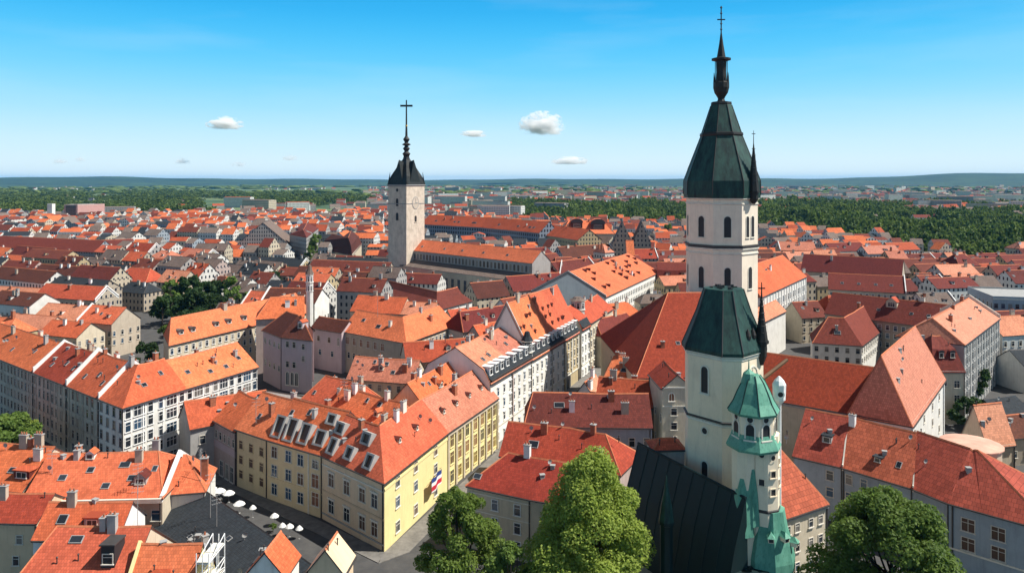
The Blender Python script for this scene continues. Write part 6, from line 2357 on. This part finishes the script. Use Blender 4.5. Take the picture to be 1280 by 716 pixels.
# ------------------------------------------------------------------ clouds: small white heaps far off, outside the haze
def cloudmat(name, dens, thr):
    m = bpy.data.materials.new(name)
    m.use_nodes = True
    t = m.node_tree
    t.nodes.clear()
    o = t.nodes.new("ShaderNodeOutputMaterial")
    pv = t.nodes.new("ShaderNodeVolumePrincipled")
    tc = nd(t, "ShaderNodeTexCoord")
    oi = nd(t, "ShaderNodeObjectInfo")
    no = nd(t, "ShaderNodeTexNoise", Scale=2.3, Detail=5.0, Roughness=0.62)
    ad = nd(t, "ShaderNodeVectorMath", operation='ADD')
    sc = nd(t, "ShaderNodeVectorMath", operation='SCALE')
    sc.inputs[0].default_value = (7, 3, 5)
    t.links.new(oi.outputs['Random'], sc.inputs['Scale'])
    t.links.new(tc.outputs['Object'], ad.inputs[0]); t.links.new(sc.outputs[0], ad.inputs[1])
    t.links.new(ad.outputs[0], no.inputs['Vector'])
    sp = nd(t, "ShaderNodeSeparateXYZ")
    t.links.new(tc.outputs['Object'], sp.inputs[0])
    ln = nd(t, "ShaderNodeVectorMath", operation='LENGTH')
    t.links.new(tc.outputs['Object'], ln.inputs[0])
    d = mth(t, 'SUBTRACT', mth(t, 'MULTIPLY', no.outputs[0], 4.4), mth(t, 'ADD', mth(t, 'MULTIPLY', ln.outputs['Value'], 1.5), thr))
    flat = ramp(t, sp.outputs[2], -.55, -.30)
    d = mth(t, 'MULTIPLY', mth(t, 'MULTIPLY', mth(t, 'MAXIMUM', d, 0.0), dens), flat)
    t.links.new(d, pv.inputs['Density'])
    pv.inputs['Color'].default_value = (1, 1, 1, 1)
    pv.inputs['Anisotropy'].default_value = 0.0
    t.links.new(pv.outputs[0], o.inputs['Volume'])
    MATS[name] = m


cloudmat('m_cloud', .045, 1.05)
cloudmat('m_wisp', .013, 1.1)
CV, CQ = ico(3)
for k, (px, py, w, h_, lab) in enumerate([(281, 156, 48, 22, 'small white cloud high above the left part of the town'), (677, 158, 62, 40, 'largest white puffy cloud right of the stone tower cross'), (592, 168, 36, 13, 'tiny white cloud left of the largest cloud'),
                                          (711, 202, 52, 14, 'flat white cloud low under the largest cloud'), (227, 202, 26, 13, 'faint cloud wisp low below the small left cloud'), (75, 202, 24, 12, 'faint cloud wisp lowest at the far left'),
                                          (300, 206, 24, 11, 'faint cloud wisp low right of the left wisps'), (100, 200, 18, 10, 'small cloud wisp just right of the leftmost wisp'), (362, 198, 28, 11, 'thin cloud wisp over the arched-roof hall')]):
    d = 9000.0
    q = d / F
    o = link('small_cloud', npmesh('cloud', CV, CQ, ['m_cloud' if k < 4 else 'm_wisp']), None, ((px - CX) * q, d, H + (HY - py) * q))
    o.scale = (w / 2 * q, w / 2.4 * q, h_ / 2 * q)
    tag(o, lab, 'cloud', 'fair weather clouds')
S.cycles.volume_step_rate = 1.0
S.cycles.volume_max_steps = 256

# ------------------------------------------------------------------ haze
def haze():
    m = bpy.data.materials.new('m_haze')
    m.use_nodes = True
    t = m.node_tree
    t.nodes.clear()
    o = t.nodes.new("ShaderNodeOutputMaterial")
    pv = t.nodes.new("ShaderNodeVolumePrincipled")
    pv.inputs['Color'].default_value = (0.14, 0.52, 1.0, 1)
    pv.inputs['Density'].default_value = 0.000026
    pv.inputs['Anisotropy'].default_value = 0.0
    t.links.new(pv.outputs[0], o.inputs['Volume'])
    MATS['m_haze'] = m
    b = MB()
    b.box(-31000, 31000, -31000, 31000, -8, 215)
    tag(link('haze', b.mesh('haze', ['m_haze'])), 'thin blue air over the whole town', None, None, 'stuff')


USE_HAZE = True
if USE_HAZE:
    haze()
